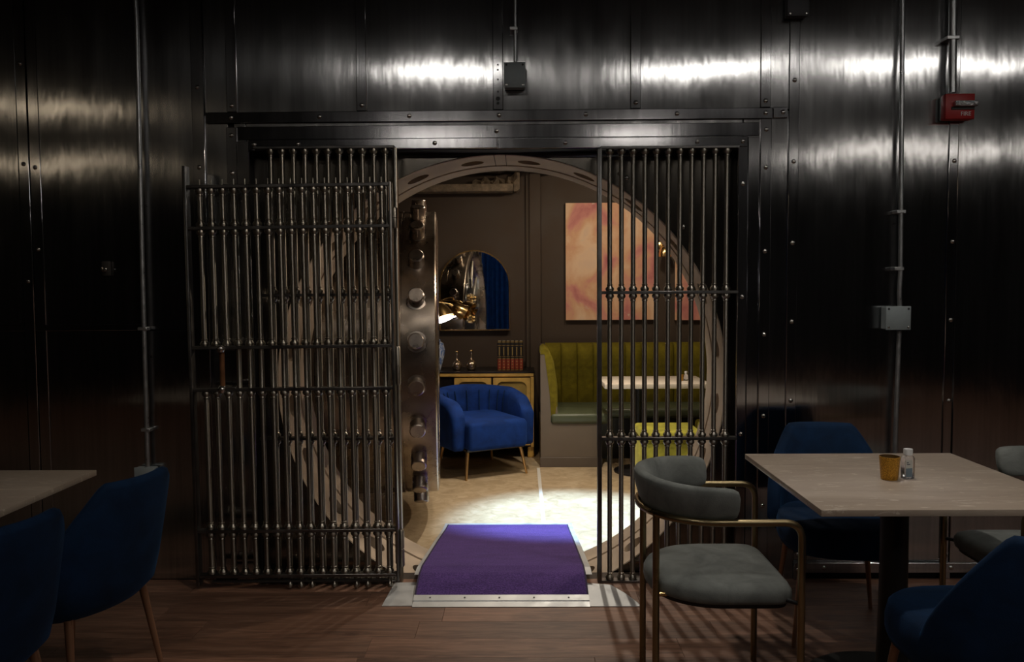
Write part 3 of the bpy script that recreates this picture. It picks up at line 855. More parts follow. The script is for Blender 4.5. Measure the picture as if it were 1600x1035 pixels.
def sideboard():
    y0 = 7.28; x1 = P(834, 585, y0).x; x0 = x1 - 1.30
    zt = P(780, 581, y0).z - LZ
    t = thing('sideboard', 'gilded sideboard with rounded panel doors and a black top behind the blue armchair', 'sideboard', ((x0+x1)/2, 7.50, LZ))
    cx = (x0+x1)/2; hw = (x1-x0)/2; f = y0-7.50
    boxo('body', 'black_wood', t, -hw, hw, f+0.02, 0.22, 0.10, zt-0.02, 0.004, 1)
    boxo('top', 'black_wood', t, -hw-0.01, hw+0.01, f-0.012, 0.225, zt-0.012, zt, 0.003, 2)
    boxo('top_moulding', 'gold_paint', t, -hw, hw, f-0.006, f+0.02, zt-0.046, zt-0.012, 0.004, 1)
    for x in (-hw+0.03, hw-0.03):
        for y in (f+0.05, 0.18): boxo('leg', 'gold_paint', t, x-0.03, x+0.03, y-0.03, y+0.03, 0, 0.10, 0.005, 1)
    boxo('side_post', 'gold_paint', t, hw-0.03, hw, f-0.006, f+0.02, 0.10, zt-0.05, 0.003, 1)
    boxo('side_post', 'gold_paint', t, -hw, -hw+0.03, f-0.006, f+0.02, 0.10, zt-0.05, 0.003, 1)
    wds = [(hw-0.03-0.345, hw-0.03), (hw-0.03-0.70, hw-0.03-0.355), (-hw+0.03, -hw+0.375)]
    for a, b in wds:
        d = boxo('door', 'gold_dark', t, a+0.004, b-0.004, f-0.001, f+0.02, 0.12, zt-0.058, 0.003, 1)
        # raised frame with rounded corners
        bm = bmesh.new(); seg = 8
        def rr(ins, rad):
            pts = []
            xa, xb, za, zb_ = a+0.004+ins, b-0.004-ins, 0.12+ins, zt-0.058-ins
            for cxx, czz, st in ((xb-rad, zb_-rad, 0), (xa+rad, zb_-rad, PI/2), (xa+rad, za+rad, PI), (xb-rad, za+rad, 3*PI/2)):
                for k in range(seg+1): pts.append((cxx+rad*math.cos(st+k/seg*PI/2), czz+rad*math.sin(st+k/seg*PI/2)))
            return pts
        A, B = rr(0.0, 0.004), rr(0.032, 0.055)
        rings(bm, [[(x, f-0.001, z) for x, z in A], [(x, f-0.016, z) for x, z in A], [(x, f-0.016, z) for x, z in B], [(x, f-0.001, z) for x, z in B]], closed=True)
        to_obj('door_frame', bm, 'gold_paint', d, smooth=30)
    o = boxo('open_shelf', 'black_wood', t, -hw+0.385, hw-0.75, f+0.016, f+0.03, 0.14, zt-0.07)
    return zt + LZ, y0
SBZ, SBY = sideboard()
for i, (px, s, lab) in enumerate(((714, 0.95, 'mercury glass bottle vase with a slim neck nearer the vault door'), (736.5, 1.0, 'mercury glass bottle vase with a slim neck nearer the row of books'))):
    p = P(px, 578, 7.42)
    t = thing('bottle_vase', lab, 'vase', (p.x, 7.42, SBZ), 0, 'pair of bottle vases on the sideboard')
    bm = bmesh.new(); lathe(bm, [(k*s, h*s) for k, h in ((0.0, 0), (0.032, 0.0), (0.044, 0.02), (0.050, 0.045), (0.046, 0.07), (0.030, 0.088), (0.013, 0.10), (0.010, 0.13), (0.010, 0.165), (0.014, 0.175))], 24)
    to_obj('vase_body', bm, 'gilt_vase', t, smooth=60)
    bm = bmesh.new(); lathe(bm, [(k*s, h*s) for k, h in ((0.010, 0.172), (0.017, 0.174), (0.019, 0.182), (0.015, 0.190), (0.009, 0.19))], 20)
    to_obj('vase_lip', bm, 'brass', t, smooth=60)
p = P(683, 545, 7.45)
t = thing('china_jar', 'blue and white china jar half hidden by the vault door edge', 'jar', (p.x-0.02, 7.45, SBZ))
bm = bmesh.new(); lathe(bm, [(0, 0), (0.05, 0), (0.06, 0.03), (0.085, 0.12), (0.095, 0.19), (0.08, 0.25), (0.05, 0.27)], 24); to_obj('jar_body', bm, 'blue_china', t, smooth=60)
bm = bmesh.new(); lathe(bm, [(0.052, 0.27), (0.052, 0.285), (0.03, 0.305), (0.012, 0.31), (0.014, 0.33), (0, 0.335)], 24); to_obj('jar_lid', bm, 'blue_china', t, smooth=60)
names = ['leftmost', 'second from the left', 'third from the left', 'fourth from the left', 'fifth from the left', 'rightmost']
for i in range(6):
    p = P(780.5 + 6.75*i, 577, 7.40)
    t = thing('book', f'black and red gilt-tooled book, {names[i]} of six on the sideboard', 'book', (p.x, 7.47, SBZ), 0, 'row of matching books on the sideboard')
    h = P(790, 533, 7.40).z - SBZ; hw = 0.0175
    boxo('pages', 'page', t, -hw+0.004, hw-0.004, -0.062, 0.07, 0.006, h-0.006)
    for sx in (-1, 1): boxo('cover', 'book_black', t, sx*hw-0.002, sx*hw+0.002, -0.068, 0.078, 0, h, 0.001, 1)
    bm = bmesh.new()
    arc = [(hw*math.cos(PI+k*PI/8), -0.066 + 0.010*math.sin(PI+k*PI/8)) for k in range(9)]
    rings(bm, [[(x, y, 0) for x, y in arc], [(x, y, h) for x, y in arc]]); sp = to_obj('spine', bm, 'book_black', t, smooth=40)
    arc2 = [(x*1.03, y-0.0012) for x, y in arc]
    def band(z0, z1, mat, nm):
        bm = bmesh.new(); rings(bm, [[(x, y, z0) for x, y in arc2], [(x, y, z1) for x, y in arc2]]); return to_obj(nm, bm, mat, sp, smooth=40)
    band(0.010, 0.105, 'book_red', 'title_panel')
    for z0, z1 in ((0.0, 0.008), (0.106, 0.112), (0.125, 0.130), (h-0.045, h-0.040), (h-0.014, h-0.004)): band(z0, z1, 'book_gold', 'gilt_band')
    for k in range(6):
        z = 0.138 + k*(h-0.195)/6
        boxo('gilt_tooling', 'book_gold', sp, -0.006, 0.006, -0.0785, -0.074, z, z+0.014, 0.002, 1)
    for k in range(3): boxo('gilt_tooling', 'book_gold', sp, -0.007, 0.007, -0.0785, -0.075, 0.022+k*0.028, 0.030+k*0.028, 0.002, 1)

def arched_mirror():
    ym = 7.70
    x0, x1 = P(686, 450, ym).x, P(797, 450, ym).x
    zb, zt = P(740, 517, ym).z, P(740, 391, ym).z
    cx, hw = (x0+x1)/2, (x1-x0)/2
    t = thing('arched_mirror', 'arched wall mirror with a thin gilt frame above the sideboard', 'mirror', (cx, ym, zb))
    zc = zt - zb - hw
    def outline(ins):
        pts = [(-hw+ins, ins), (hw-ins, ins)]
        for k in range(25):
            a = PI*k/24; pts.append(((hw-ins)*math.cos(a), zc + (hw-ins)*math.sin(a)))
        return pts
    A, B = outline(0), outline(0.012)
    bm = bmesh.new(); rings(bm, [[(x, 0.03, z) for x, z in A], [(x, -0.008, z) for x, z in A], [(x, -0.008, z) for x, z in B], [(x, 0.03, z) for x, z in B]], closed=True)
    to_obj('mirror_frame', bm, 'brass', t, smooth=30)
    bm = bmesh.new(); rings(bm, [[(x, 0.004, z) for x, z in B], [(x, 0.02, z) for x, z in B]])
    to_obj('mirror_glass', bm, 'mirror', t)
    bm = bmesh.new(); rings(bm, [[(x, 0.021, z) for x, z in B], [(x, 0.045, z) for x, z in B]])
    to_obj('backing_board', bm, 'black_wood', t)
arched_mirror()

# brass lamp whose two shades look past the vault door
def brass_lamp():
    base = P(660, 700, 6.9)
    t = thing('floor_lamp', 'brass floor lamp with two tilted shades peeping past the vault door', 'lamp', (base.x-0.12, 6.95, LZ))
    bx = base.x-0.12
    bm = bmesh.new(); lathe(bm, [(0, 0), (0.14, 0), (0.14, 0.015), (0.12, 0.025), (0.015, 0.035)], 32); to_obj('base', bm, 'brass', t, smooth=40)
    bm = bmesh.new(); tube(bm, [(0, 0, 0.02), (0, 0, 1.62)], 0.011, 12); to_obj('pole', bm, 'brass', t, smooth=40)
    def shade(px, py, Y, axis, R, H, lit, arm_from):
        c = P(px, py, Y) - Vector((bx, 6.95, LZ))
        q = Vector((0, 0, -1)).rotation_difference(Vector(axis).normalized())
        bm = bmesh.new()
        lathe(bm, [(0.012, -H-0.05), (0.014, -H-0.012), (R*0.38, -H), (R*0.62, -H*0.8), (R*0.85, -H*0.4), (R, 0), (R-0.004, 0.0), (R*0.82, -H*0.4), (R*0.58, -H*0.78), (0.02, -H*0.9)], 32)
        bmesh.ops.transform(bm, matrix=Matrix.Translation(c) @ q.to_matrix().to_4x4() @ Matrix.Diagonal((1, 1, -1, 1)), verts=bm.verts)
        o = to_obj('lamp_shade', bm, 'brass', t, smooth=40)
        bm = bmesh.new()
        lathe(bm, [(0.0, 0.0), (0.025, 0.004), (0.045, 0.02), (R*0.80, H*0.38)] if not lit else [(0.0, 0.005), (R*0.5, 0.006), (R*0.93, 0.012)], 28, cap=(False, False))
        bmesh.ops.transform(bm, matrix=Matrix.Translation(c) @ q.to_matrix().to_4x4() @ Matrix.Diagonal((1, 1, -1, 1)), verts=bm.verts)
        to_obj('lamp_diffuser', bm, 'bulb' if lit else 'brass', o, smooth=40)
        end = c - Vector(axis).normalized()*(H+0.05)
        bm = bmesh.new(); tube(bm, rounded_path([Vector(arm_from), Vector(arm_from)*0.4+end*0.6+Vector((0, 0, 0.05)), end], 0.05), 0.007, 10)
        to_obj('lamp_arm', bm, 'brass', t, smooth=40)
        return c
    shade(692, 498, 6.85, (0.34, -0.22, -0.92), 0.105, 0.13, True, (0, 0, 1.30))
    shade(725, 489, 7.15, (0.80, 0.28, -0.50), 0.075, 0.11, False, (0, 0, 1.36))
brass_lamp()

# ---------------------------------------------------------------- banquette
def banquette():
    yA, yR = 6.90, 7.60
    xa = P(845, 700, yA).x; xs = P(952, 690, yA).x
    x_end = 2.35
    t = thing('banquette', 'olive green channel-tufted velvet banquette with a taupe end panel under the paintings', 'banquette', (xa, yA, LZ))
    zs = 0.47; ztop = P(850, 545, yA).z - LZ
    w_ = xs - xa
    lx = P(865, 600, yA).x - xa
    # end panel facing the vault: follows the raked back
    out = [(0, 0.06), (w_-0.07, 0.06), (w_-0.07, zs-0.085), (lx+0.045, zs-0.085), (lx+0.03, zs+0.05), (0.035, ztop-0.03), (0.0, ztop-0.03)]
    bm = bmesh.new(); rings(bm, [[(x, 0.0, z) for x, z in out], [(x, 0.03, z) for x, z in out]])
    to_obj('end_panel', bm, 'panel_brown', t)
    boxo('plinth', 'panel_base', t, -0.006, w_-0.062, -0.012, 0.03, 0.0, 0.085, 0.003, 1)
    # left back rest, raked, rolled at the top
    bm = bmesh.new(); L = []
    for y in (-0.004, 0.015, 0.50):
        ins = 0.012 if y < 0 else 0
        L.append([(0.0, y, ztop-0.05), (0.006, y, ztop-0.01-ins), (0.035, y, ztop+0.012-ins), (0.075-ins, y, ztop-0.012), (0.115-ins, y, ztop-0.11), (0.145-ins, y, zs+0.25), (0.148-ins, y, zs+0.06), (0.125, y, zs-0.02), (0.08+ins, y, zs-0.02), (0.07+ins, y, zs+0.15), (0.035, y, ztop-0.05)])
    rings(bm, L); to_obj('back_cushion', bm, 'olive', t, smooth=50)
    # left seat
    bm = bmesh.new(); box(bm, 0.085, w_, -0.018, 0.72, zs-0.095, zs, 0.03, 4); to_obj('seat_cushion', bm, 'green_leather', t, smooth=50)
    boxo('seat_base', 'panel_brown', t, 0.0, w_-0.10, 0.03, 0.70, 0.0, zs-0.09)
    # rear run
    yb = yR - yA
    boxo('back_board', 'panel_brown', t, 0.02, x_end-xa, yb+0.03, yb+0.075, 0.0, ztop-0.01)
    bm = bmesh.new(); box(bm, w_-0.02, x_end-xa, yb-0.42, yb+0.04, zs-0.095, zs, 0.03, 4); to_obj('seat_cushion', bm, 'green_leather', t, smooth=50)
    boxo('seat_base', 'black_wood', t, w_-0.12, x_end-xa, yb-0.36, yb+0.04, 0.0, zs-0.09)
    cw = 0.153; x = 0.06; src = None
    while x < x_end - xa - cw:
        if src is None:
            bm = bmesh.new(); L = []
            for k in range(13):
                a = PI*k/12; px_ = cw/2 - cw/2*math.cos(a)*0.995; d = 0.035*math.sin(a)**0.6
                L.append([(px_, 0.05, zs-0.03), (px_, 0.0-d*0.5, zs-0.03), (px_, -0.01-d, zs+0.08), (px_, 0.0-d, ztop-0.12), (px_, 0.018-d, ztop-0.04), (px_, 0.035-d*0.4, ztop-0.008), (px_, 0.06, ztop), (px_, 0.075, ztop-0.008)])
            rings(bm, L); src = to_obj('back_channel', bm, 'olive', t, (x, yb, 0), 70)
        else: share('back_channel', src, t, (x, yb, 0))
        x += cw
banquette()

# lobby table with the things on it
ty = 6.62; tz = P(1020, 600, ty).z
tx0, tx1 = P(941, 600, ty).x, P(1103, 600, ty).x
t = thing('bistro_table', 'pale stone-topped table on a black column in front of the green banquette', 'table', ((tx0+tx1)/2, ty+0.1, LZ))
hw = (tx1-tx0)/2
boxo('table_top', 'pale_stone', t, -hw, hw, -0.30, 0.28, tz-LZ-0.018, tz-LZ+0.022, 0.004, 2)
bm = bmesh.new(); lathe(bm, [(0.032, 0.03), (0.032, tz-LZ-0.02)], 20, center=(-0.11, 0, 0)); to_obj('column', bm, 'black_metal', t, smooth=40)
bm = bmesh.new(); lathe(bm, [(0.0, 0), (0.21, 0), (0.21, 0.012), (0.19, 0.022), (0.05, 0.04), (0.033, 0.06)], 32, center=(-0.11, 0, 0)); to_obj('base', bm, 'black_metal', t, smooth=40)
p = P(1071, 597, ty)
tzz = tz + 0.022
t = thing('sanitizer_bottle', 'tiny clear bottle with a white cap on the table by the green banquette', 'bottle', (p.x+0.008, ty+0.02, tzz))
bm = bmesh.new(); lathe(bm, [(0, 0), (0.016, 0), (0.018, 0.006), (0.018, 0.045), (0.010, 0.055), (0.010, 0.060)], 18); to_obj('bottle_body', bm, 'gel', t, smooth=50)
bm = bmesh.new(); lathe(bm, [(0.011, 0.058), (0.012, 0.060), (0.012, 0.080), (0, 0.081)], 18); to_obj('cap', bm, 'white', t, smooth=40)
t = thing('votive_cup', 'tiny amber glass votive cup on the table by the green banquette', 'cup', (p.x-0.030, ty+0.03, tzz))
bm = bmesh.new(); lathe(bm, [(0.0, 0.0), (0.019, 0.0), (0.023, 0.05), (0.021, 0.05), (0.017, 0.004), (0.0, 0.004)], 18); to_obj('cup_wall', bm, 'amber', t, smooth=50)
bm = bmesh.new(); lathe(bm, [(0.0, 0.004), (0.016, 0.004), (0.016, 0.018), (0, 0.018)], 14); to_obj('candle', bm, 'white', t, smooth=50)

def ottoman(cx, cy, rz, wx, wy, h, label):
    t = thing('ottoman', label, 'ottoman', (cx, cy, LZ), rz, 'velvet cube ottomans in the lobby')
    bm = bmesh.new(); box(bm, -wx/2, wx/2, -wy/2, wy/2, 0.02, h-0.075, 0.022, 3); to_obj('body', bm, 'lime', t, smooth=50)
    bm = bmesh.new(); box(bm, -wx/2-0.002, wx/2+0.002, -wy/2-0.002, wy/2+0.002, h-0.08, h, 0.028, 4)
    for v in bm.verts:
        if v.co.z > h-0.02: v.co.z += 0.012*(1-(2*v.co.x/wx)**2)*(1-(2*v.co.y/wy)**2)
    to_obj('seat_pad', bm, 'lime', t, smooth=50)
    bm = bmesh.new(); L = superellipse(wx/2+0.002, wy/2+0.002, 40, 14)
    tube(bm, [(x, y, h-0.078) for x, y in L] + [(L[0][0], L[0][1], h-0.078)], 0.005, 6); to_obj('piping', bm, 'olive', t, smooth=60)
    for sx in (-1, 1):
        for sy in (-1, 1):
            bm = bmesh.new(); lathe(bm, [(0.018, 0.0), (0.02, 0.025)], 10, center=(sx*(wx/2-0.06), sy*(wy/2-0.06), 0)); to_obj('foot', bm, 'black_wood', t)
pa, pb = P(993, 700, 6.35), P(1090, 700, 6.35)
ottoman((pa.x+pb.x)/2-0.01, 6.25, 0.0, 0.46, 0.46, 0.46, 'chartreuse velvet cube ottoman in front of the lobby table')
ottoman(pb.x+0.27, 6.42, 0.0, 0.46, 0.46, 0.46, 'second chartreuse velvet cube ottoman, mostly hidden by the doorway ring')

# paintings and the brass picture light
def canvas(label, mat, px0, px1, py0, py1, ins=0.0):
    y = 7.70
    x0, x1 = P(px0, 400, y).x, P(px1, 400, y).x
    z0, z1 = P((px0+px1)/2, py1, y).z, P((px0+px1)/2, py0, y).z
    t = thing('painting', label, 'painting', ((x0+x1)/2, y, z0), 0, 'pair of abstract canvases')
    w2 = (x1-x0)/2
    boxo('stretched_canvas', mat, t, -w2, w2, 0.0, 0.004, 0, z1-z0)
    boxo('canvas_edge', 'canvas', t, -w2-0.001, w2+0.001, 0.004, 0.046, -0.001, z1-z0+0.001)
canvas('pink and peach abstract canvas, whole in view beside the pilaster', 'paint_a', 884, 1023, 317, 500)
canvas('peach abstract canvas to the right, cut off by the doorway ring', 'paint_b', 1055, 1194, 317, 500)
p = P(1040, 392, 7.55)
t = thing('wall_sconce', 'small brass wall light between the two paintings', 'wall light', (p.x, LY, p.z))
bm = bmesh.new(); lathe(bm, [(0.05, 0.0), (0.05, -0.012), (0.03, -0.02), (0, -0.021)], 20, 'Y', center=(0, 0, 0.05)); to_obj('wall_plate', bm, 'brass', t, smooth=40)
bm = bmesh.new(); tube(bm, rounded_path([(0, -0.01, 0.05), (0, -0.16, 0.12), (0, -0.17, 0.04)], 0.04), 0.007, 10); to_obj('arm', bm, 'brass', t, smooth=40)
bm = bmesh.new(); lathe(bm, [(0.0, 0.055), (0.018, 0.05), (0.045, 0.03), (0.058, -0.02), (0.058, -0.055), (0.054, -0.055), (0.054, -0.02), (0.04, 0.026), (0.0, 0.03)], 24, center=(0, -0.17, 0)); to_obj('sconce_shade', bm, 'brass', t, smooth=40)

# blue curtain behind the camera, caught by the mirror
def curtain(x0, x1, y, label):
    t = thing('curtain', label, 'curtain', ((x0+x1)/2, y, 0))
    hw = (x1-x0)/2; n = 90
    bm = bmesh.new(); A = []; B = []
    for i in range(n+1):
        x = -hw + 2*hw*i/n
        d = 0.045*math.sin(i*0.62) + 0.015*math.sin(i*1.7)
        A.append((x, d)); B.append((x, d+0.004))
    lp = A + B[::-1]
    rings(bm, [[(x, d, 0.02) for x, d in lp], [(x, d*0.9, 1.3) for x, d in lp], [(x*0.97, d*0.7, 2.55) for x, d in lp]])
    to_obj('curtain_cloth', bm, 'curtain', t, smooth=50)
    bm = bmesh.new(); tube(bm, [(-hw-0.1, 0, 2.58), (hw+0.1, 0, 2.58)], 0.014, 12); to_obj('curtain_rod', bm, 'brass', t, smooth=40)

curtain(-0.95, -0.05, -1.35, 'blue velvet curtain seen only as a reflection in the arched mirror')

# ================================================================ DINING CHAIRS AND TABLES
def tub_chair(name, label, loc, rz, seed=0, group='blue velvet dining chairs'):
    t = thing(name, label, 'chair', loc, rz, group)
    rx, ry = 0.245, 0.265
    L = []
    n = 40; amax = math.radians(76)
    def loop(phi, f=1.0, cut=0.0):
        u_ = abs(phi)/amax
        zt = 0.485 + 0.315*(1-min(1, max(0, (u_-0.42)/0.60)))**0.8 - cut
        d = Vector((-math.cos(phi)**0.62, math.sin(phi), 0))
        out = []
        def pt(r_, z):
            rec = 0.085*max(0, (z-0.45)/0.40)
            e = 1 + 0.05*max(0, (z-0.45)/0.4)
            return Vector((d.x*rx*r_*e - rec*max(0, math.cos(phi))**0.6 if math.cos(phi) > 0 else d.x*rx*r_*e, d.y*ry*r_*e, z))
        th_ = 0.19*f
        zb_ = 0.345
        hgt = zt - zb_
        for r_, z in ((0.55, zb_), (0.80, zb_+0.012), (0.95, zb_+0.05), (1.0, zb_+0.05+0.25*(hgt-0.05)), (1.0, zb_+0.05+0.6*(hgt-0.05)), (0.995, zt-0.022), (1-th_*0.18, zt-0.006), (1-th_*0.5, zt), (1-th_*0.82, zt-0.006), (1-th_, zt-0.025), (1-th_, zb_+0.05+0.55*(hgt-0.05)), (0.80, zb_+0.06), (0.55, zb_+0.05)):
            out.append(pt(r_, z))
        return out
    phis = [-amax + 2*amax*i/n for i in range(n+1)]
    for p_ in phis: L.append(loop(p_))
    bm = bmesh.new(); rings(bm, L)
    to_obj('backrest', bm, 'blue', t, smooth=70)
    bm = bmesh.new(); Ls = []
    for sc, z in ((0.80, 0.352), (0.96, 0.362), (1.0, 0.39), (1.0, 0.43), (0.97, 0.462), (0.90, 0.478), (0.6, 0.486), (0.2, 0.489)):
        Ls.append([(0.035 + x*sc, y*sc, z) for x, y in superellipse(0.235, 0.235, 36, 2.7)])
    rings(bm, Ls); to_obj('seat', bm, 'blue', t, smooth=70)
    for sx, sy in ((0.17, 0.17), (0.17, -0.17), (-0.15, 0.16), (-0.15, -0.16)):
        bm = bmesh.new(); tube(bm, [(sx, sy, 0.36), (sx*1.35, sy*1.25, 0.0)], [0.014, 0.008], 12)
        to_obj('leg', bm, 'copper_leg', t, smooth=50)
    return t

def grey_armchair(label, loc, rz):
    t = thing('armchair', label, 'armchair', loc, rz, 'grey velvet armchairs at the stone table')
    hw, xf, zb_ = 0.25, 0.235, 0.672
    def U(a, hw_=hw, xb=-0.235):    # a in -1..1 round the back
        an = a*PI/2
        return Vector((-0.02 + (xb+0.02)*math.cos(an), hw_*math.sin(an), 0))
    arc = [U(-1 + 2*i/24) + Vector((0, 0, zb_)) for i in range(25)]
    pts = [Vector((xf, -hw, 0.0)), Vector((xf, -hw, 0.35)), Vector((xf, -hw, zb_))]
    left = rounded_path([Vector((xf, -hw, 0.0)), Vector((xf, -hw, zb_)), Vector((-0.02, -hw, zb_))], 0.055, 8)
    right = [Vector((p.x, -p.y, p.z)) for p in left][::-1]
    bm = bmesh.new(); tube(bm, left[:-1] + arc + right[1:], 0.0115, 12)
    to_obj('frame_tube', bm, 'bronze', t, smooth=60)
    for sg in (-1, 1):
        p = U(sg*0.38)
        bm = bmesh.new(); tube(bm, [(p.x, p.y, 0.0), (p.x, p.y, zb_)], 0.0115, 12)
        to_obj('rear_leg', bm, 'bronze', t, smooth=60)
        bm = bmesh.new(); tube(bm, [(p.x, p.y, 0.405), (p.x+0.10, p.y*0.9, 0.405)], 0.008, 8)
        to_obj('seat_bracket', bm, 'brass', t, smooth=60)
    # back cushion, a curved bolster standing on the rail
    n = 30
    def loop(a, sc, dx=0.0):
        p = U(a, hw-0.018, -0.220); q = U(a+0.001, hw-0.018, -0.220); tg = (q-p).normalized()
        nn = Vector((tg.y, -tg.x, 0))
        if nn.x*p.x + nn.y*p.y < 0: nn = -nn
        p = p + Vector((dx, 0, 0))
        lo, hi, thk = zb_-0.004, zb_+0.118 - 0.010*abs(a), 0.052
        mz = (lo+hi)/2
        out = []
        for k in range(16):
            an = 2*PI*k/16
            c, s_ = math.cos(an), math.sin(an)
            h = math.copysign(abs(s_)**0.6, s_)*(hi-lo)/2*sc
            w_ = math.copysign(abs(c)**0.7, c)*thk/2*sc
            out.append(p + nn*(w_ + 0.014*(h/((hi-lo)/2)) - 0.004) + Vector((0, 0, mz + h)))
        return out
    Lp = []
    for sc, dx in ((0.45, 0.066), (0.76, 0.060), (0.91, 0.045), (0.98, 0.022)): Lp.append(loop(-1.0, sc, dx))
    for i in range(n+1): Lp.append(loop(-1 + 2*i/n, 1.0))
    for sc, dx in ((0.98, 0.022), (0.91, 0.045), (0.76, 0.060), (0.45, 0.066)): Lp.append(loop(1.0, sc, dx))
    bm = bmesh.new(); rings(bm, Lp); to_obj('back_cushion', bm, 'grey_velvet', t, smooth=70)
    # seat: round at the back, square at the front
    def outline(sc):
        o = []
        for k in range(48):
            an = 2*PI*k/48; c, s_ = math.cos(an), math.sin(an)
            e = 2.1 if c < 0 else 9.0
            o.append((0.01 + (0.222 if c > 0 else 0.225)*sc*math.copysign(abs(c)**(2/e), c), 0.228*sc*math.copysign(abs(s_)**(2/e), s_)))
        return o
    Ls = []
    for sc, z in ((0.94, 0.398), (0.985, 0.404), (1.0, 0.420), (0.995, 0.438), (0.96, 0.452), (0.88, 0.462), (0.6, 0.470), (0.3, 0.473), (0.08, 0.474)):
        Ls.append([(x, y, z) for x, y in outline(sc)])
    bm = bmesh.new(); rings(bm, Ls); to_obj('seat', bm, 'grey_velvet', t, smooth=70)
    bm = bmesh.new(); rings(bm, [[(x, y, 0.386) for x, y in outline(0.93)], [(x, y, 0.399) for x, y in outline(0.95)]])
    to_obj('seat_board', bm, 'black_metal', t)
    for y in (-0.235, 0.235):
        bm = bmesh.new(); tube(bm, [(xf, y*1.064, 0.415), (xf-0.05, y*0.85, 0.415)], 0.007, 8); to_obj('seat_rail', bm, 'black_metal', t, smooth=60)
    return t

def dining_table(label, x0, x1, y0, y1, zt=0.75, base=(0, 0)):
    cx, cy = (x0+x1)/2, (y0+y1)/2
    t = thing('dining_table', label, 'table', (cx, cy, 0))
    boxo('table_top', 'table_stone', t, x0-cx, x1-cx, y0-cy, y1-cy, zt-0.020, zt, 0.002, 2)
    boxo('top_support', 'black_metal', t, -0.25, 0.25, -0.04, 0.04, zt-0.045, zt-0.020, 0.004, 1)
    bm = bmesh.new(); lathe(bm, [(0.056, 0.02), (0.056, 0.03), (0.052, 0.10), (0.046, 0.30), (0.045, zt-0.04)], 28); to_obj('column', bm, 'black_metal', t, smooth=40)
    bm = bmesh.new(); lathe(bm, [(0.0, 0.0), (0.29, 0.0), (0.29, 0.010), (0.27, 0.018), (0.08, 0.026), (0.0, 0.027)], 48); to_obj('base', bm, 'black_metal', t, smooth=40)
    return t
dining_table('stone-topped dining table on a black pedestal holding an amber cup', 0.872, 1.672, 2.315, 3.115)
dining_table('stone-topped dining table at the left edge beside blue chairs', -2.36, -1.553, 2.17, 2.87)

grey_armchair('grey velvet armchair with brass tube frame, whole in view left of the stone table', (0.63, 2.70, 0), 0.0)
grey_armchair('grey velvet armchair at the far right edge, mostly hidden behind the dark chair', (1.885, 2.86, 0), PI)
tub_chair('dining_chair', 'midnight blue velvet chair behind the stone table, facing the camera', (1.29, 3.26, 0), math.radians(-97))
tub_chair('dining_chair', 'midnight blue velvet chair in the lower right corner with its back to the camera', (1.30, 2.195, 0), math.radians(92))
tub_chair('dining_chair', 'midnight blue velvet chair nearer the gate beside the left table', (-1.54, 2.66, 0), math.radians(164))
tub_chair('dining_chair', 'midnight blue velvet chair cut off by the lower left corner', (-1.61, 2.14, 0), math.radians(164))

# things on the stone table
def on_table(px, py): 
    d = CAM_R @ Vector(((px-800)/F, (517.5-py)/F, -1.0)); t = (0.75-CAM_H)/d.z
    return Vector((d.x*t, d.y*t, 0.75))
p = on_table(1389.5, 749)
t = thing('votive_cup', 'amber mercury glass votive cup on the stone dining table', 'cup', p)
bm = bmesh.new(); lathe(bm, [(0.0, 0.0), (0.0255, 0.0), (0.0275, 0.004), (0.0335, 0.078), (0.0318, 0.0785), (0.026, 0.006), (0.0, 0.006)], 32); to_obj('cup_wall', bm, 'amber', t, smooth=50)
bm = bmesh.new(); lathe(bm, [(0.0, 0.007), (0.022, 0.007), (0.022, 0.03), (0, 0.03)], 20); to_obj('candle', bm, 'white', t, smooth=50)
bm = bmesh.new(); lathe(bm, [(0.0252, 0.007), (0.0312, 0.0775), (0.0316, 0.0784)], 32, cap=(False, False)); to_obj('cup_lining', bm, 'amber_in', t, smooth=50)
p = on_table(1418, 748)
t = thing('sanitizer_bottle', 'small clear sanitizer bottle with a white cap beside the amber cup', 'bottle', p, math.radians(14))
bm = bmesh.new(); L = []
for sc, z in ((0.9, 0.0), (1, 0.003), (1, 0.068), (0.86, 0.076), (0.52, 0.080)): L.append([(x*sc, y*sc, z) for x, y in superellipse(0.0215, 0.013, 28, 4)])
L.append([(0.010*math.cos(2*PI*k/28), 0.010*math.sin(2*PI*k/28), 0.088) for k in range(28)])
rings(bm, L); body = to_obj('bottle_body', bm, 'gel', t, smooth=50)
bm = bmesh.new(); L = []
for sc, z in ((1, 0.081), (1, 0.099), (0.93, 0.102)): L.append([(x*sc, y*sc, z) for x, y in superellipse(0.0145, 0.0115, 24, 3)])
rings(bm, L); to_obj('cap', bm, 'white', t, smooth=50)
boxo('front_label', 'label_grey', t, -0.0185, 0.006, -0.0142, -0.0134, 0.030, 0.066)
boxo('front_label', 'label_blue', t, -0.0185, 0.006, -0.0144, -0.0134, 0.008, 0.038)
for k, (a, b) in enumerate(((-0.016, -0.008), (-0.015, -0.003))):
    boxo('print_line', 'ink', t, a, b, -0.0146, -0.0140, 0.056-k*0.006, 0.0585-k*0.006)

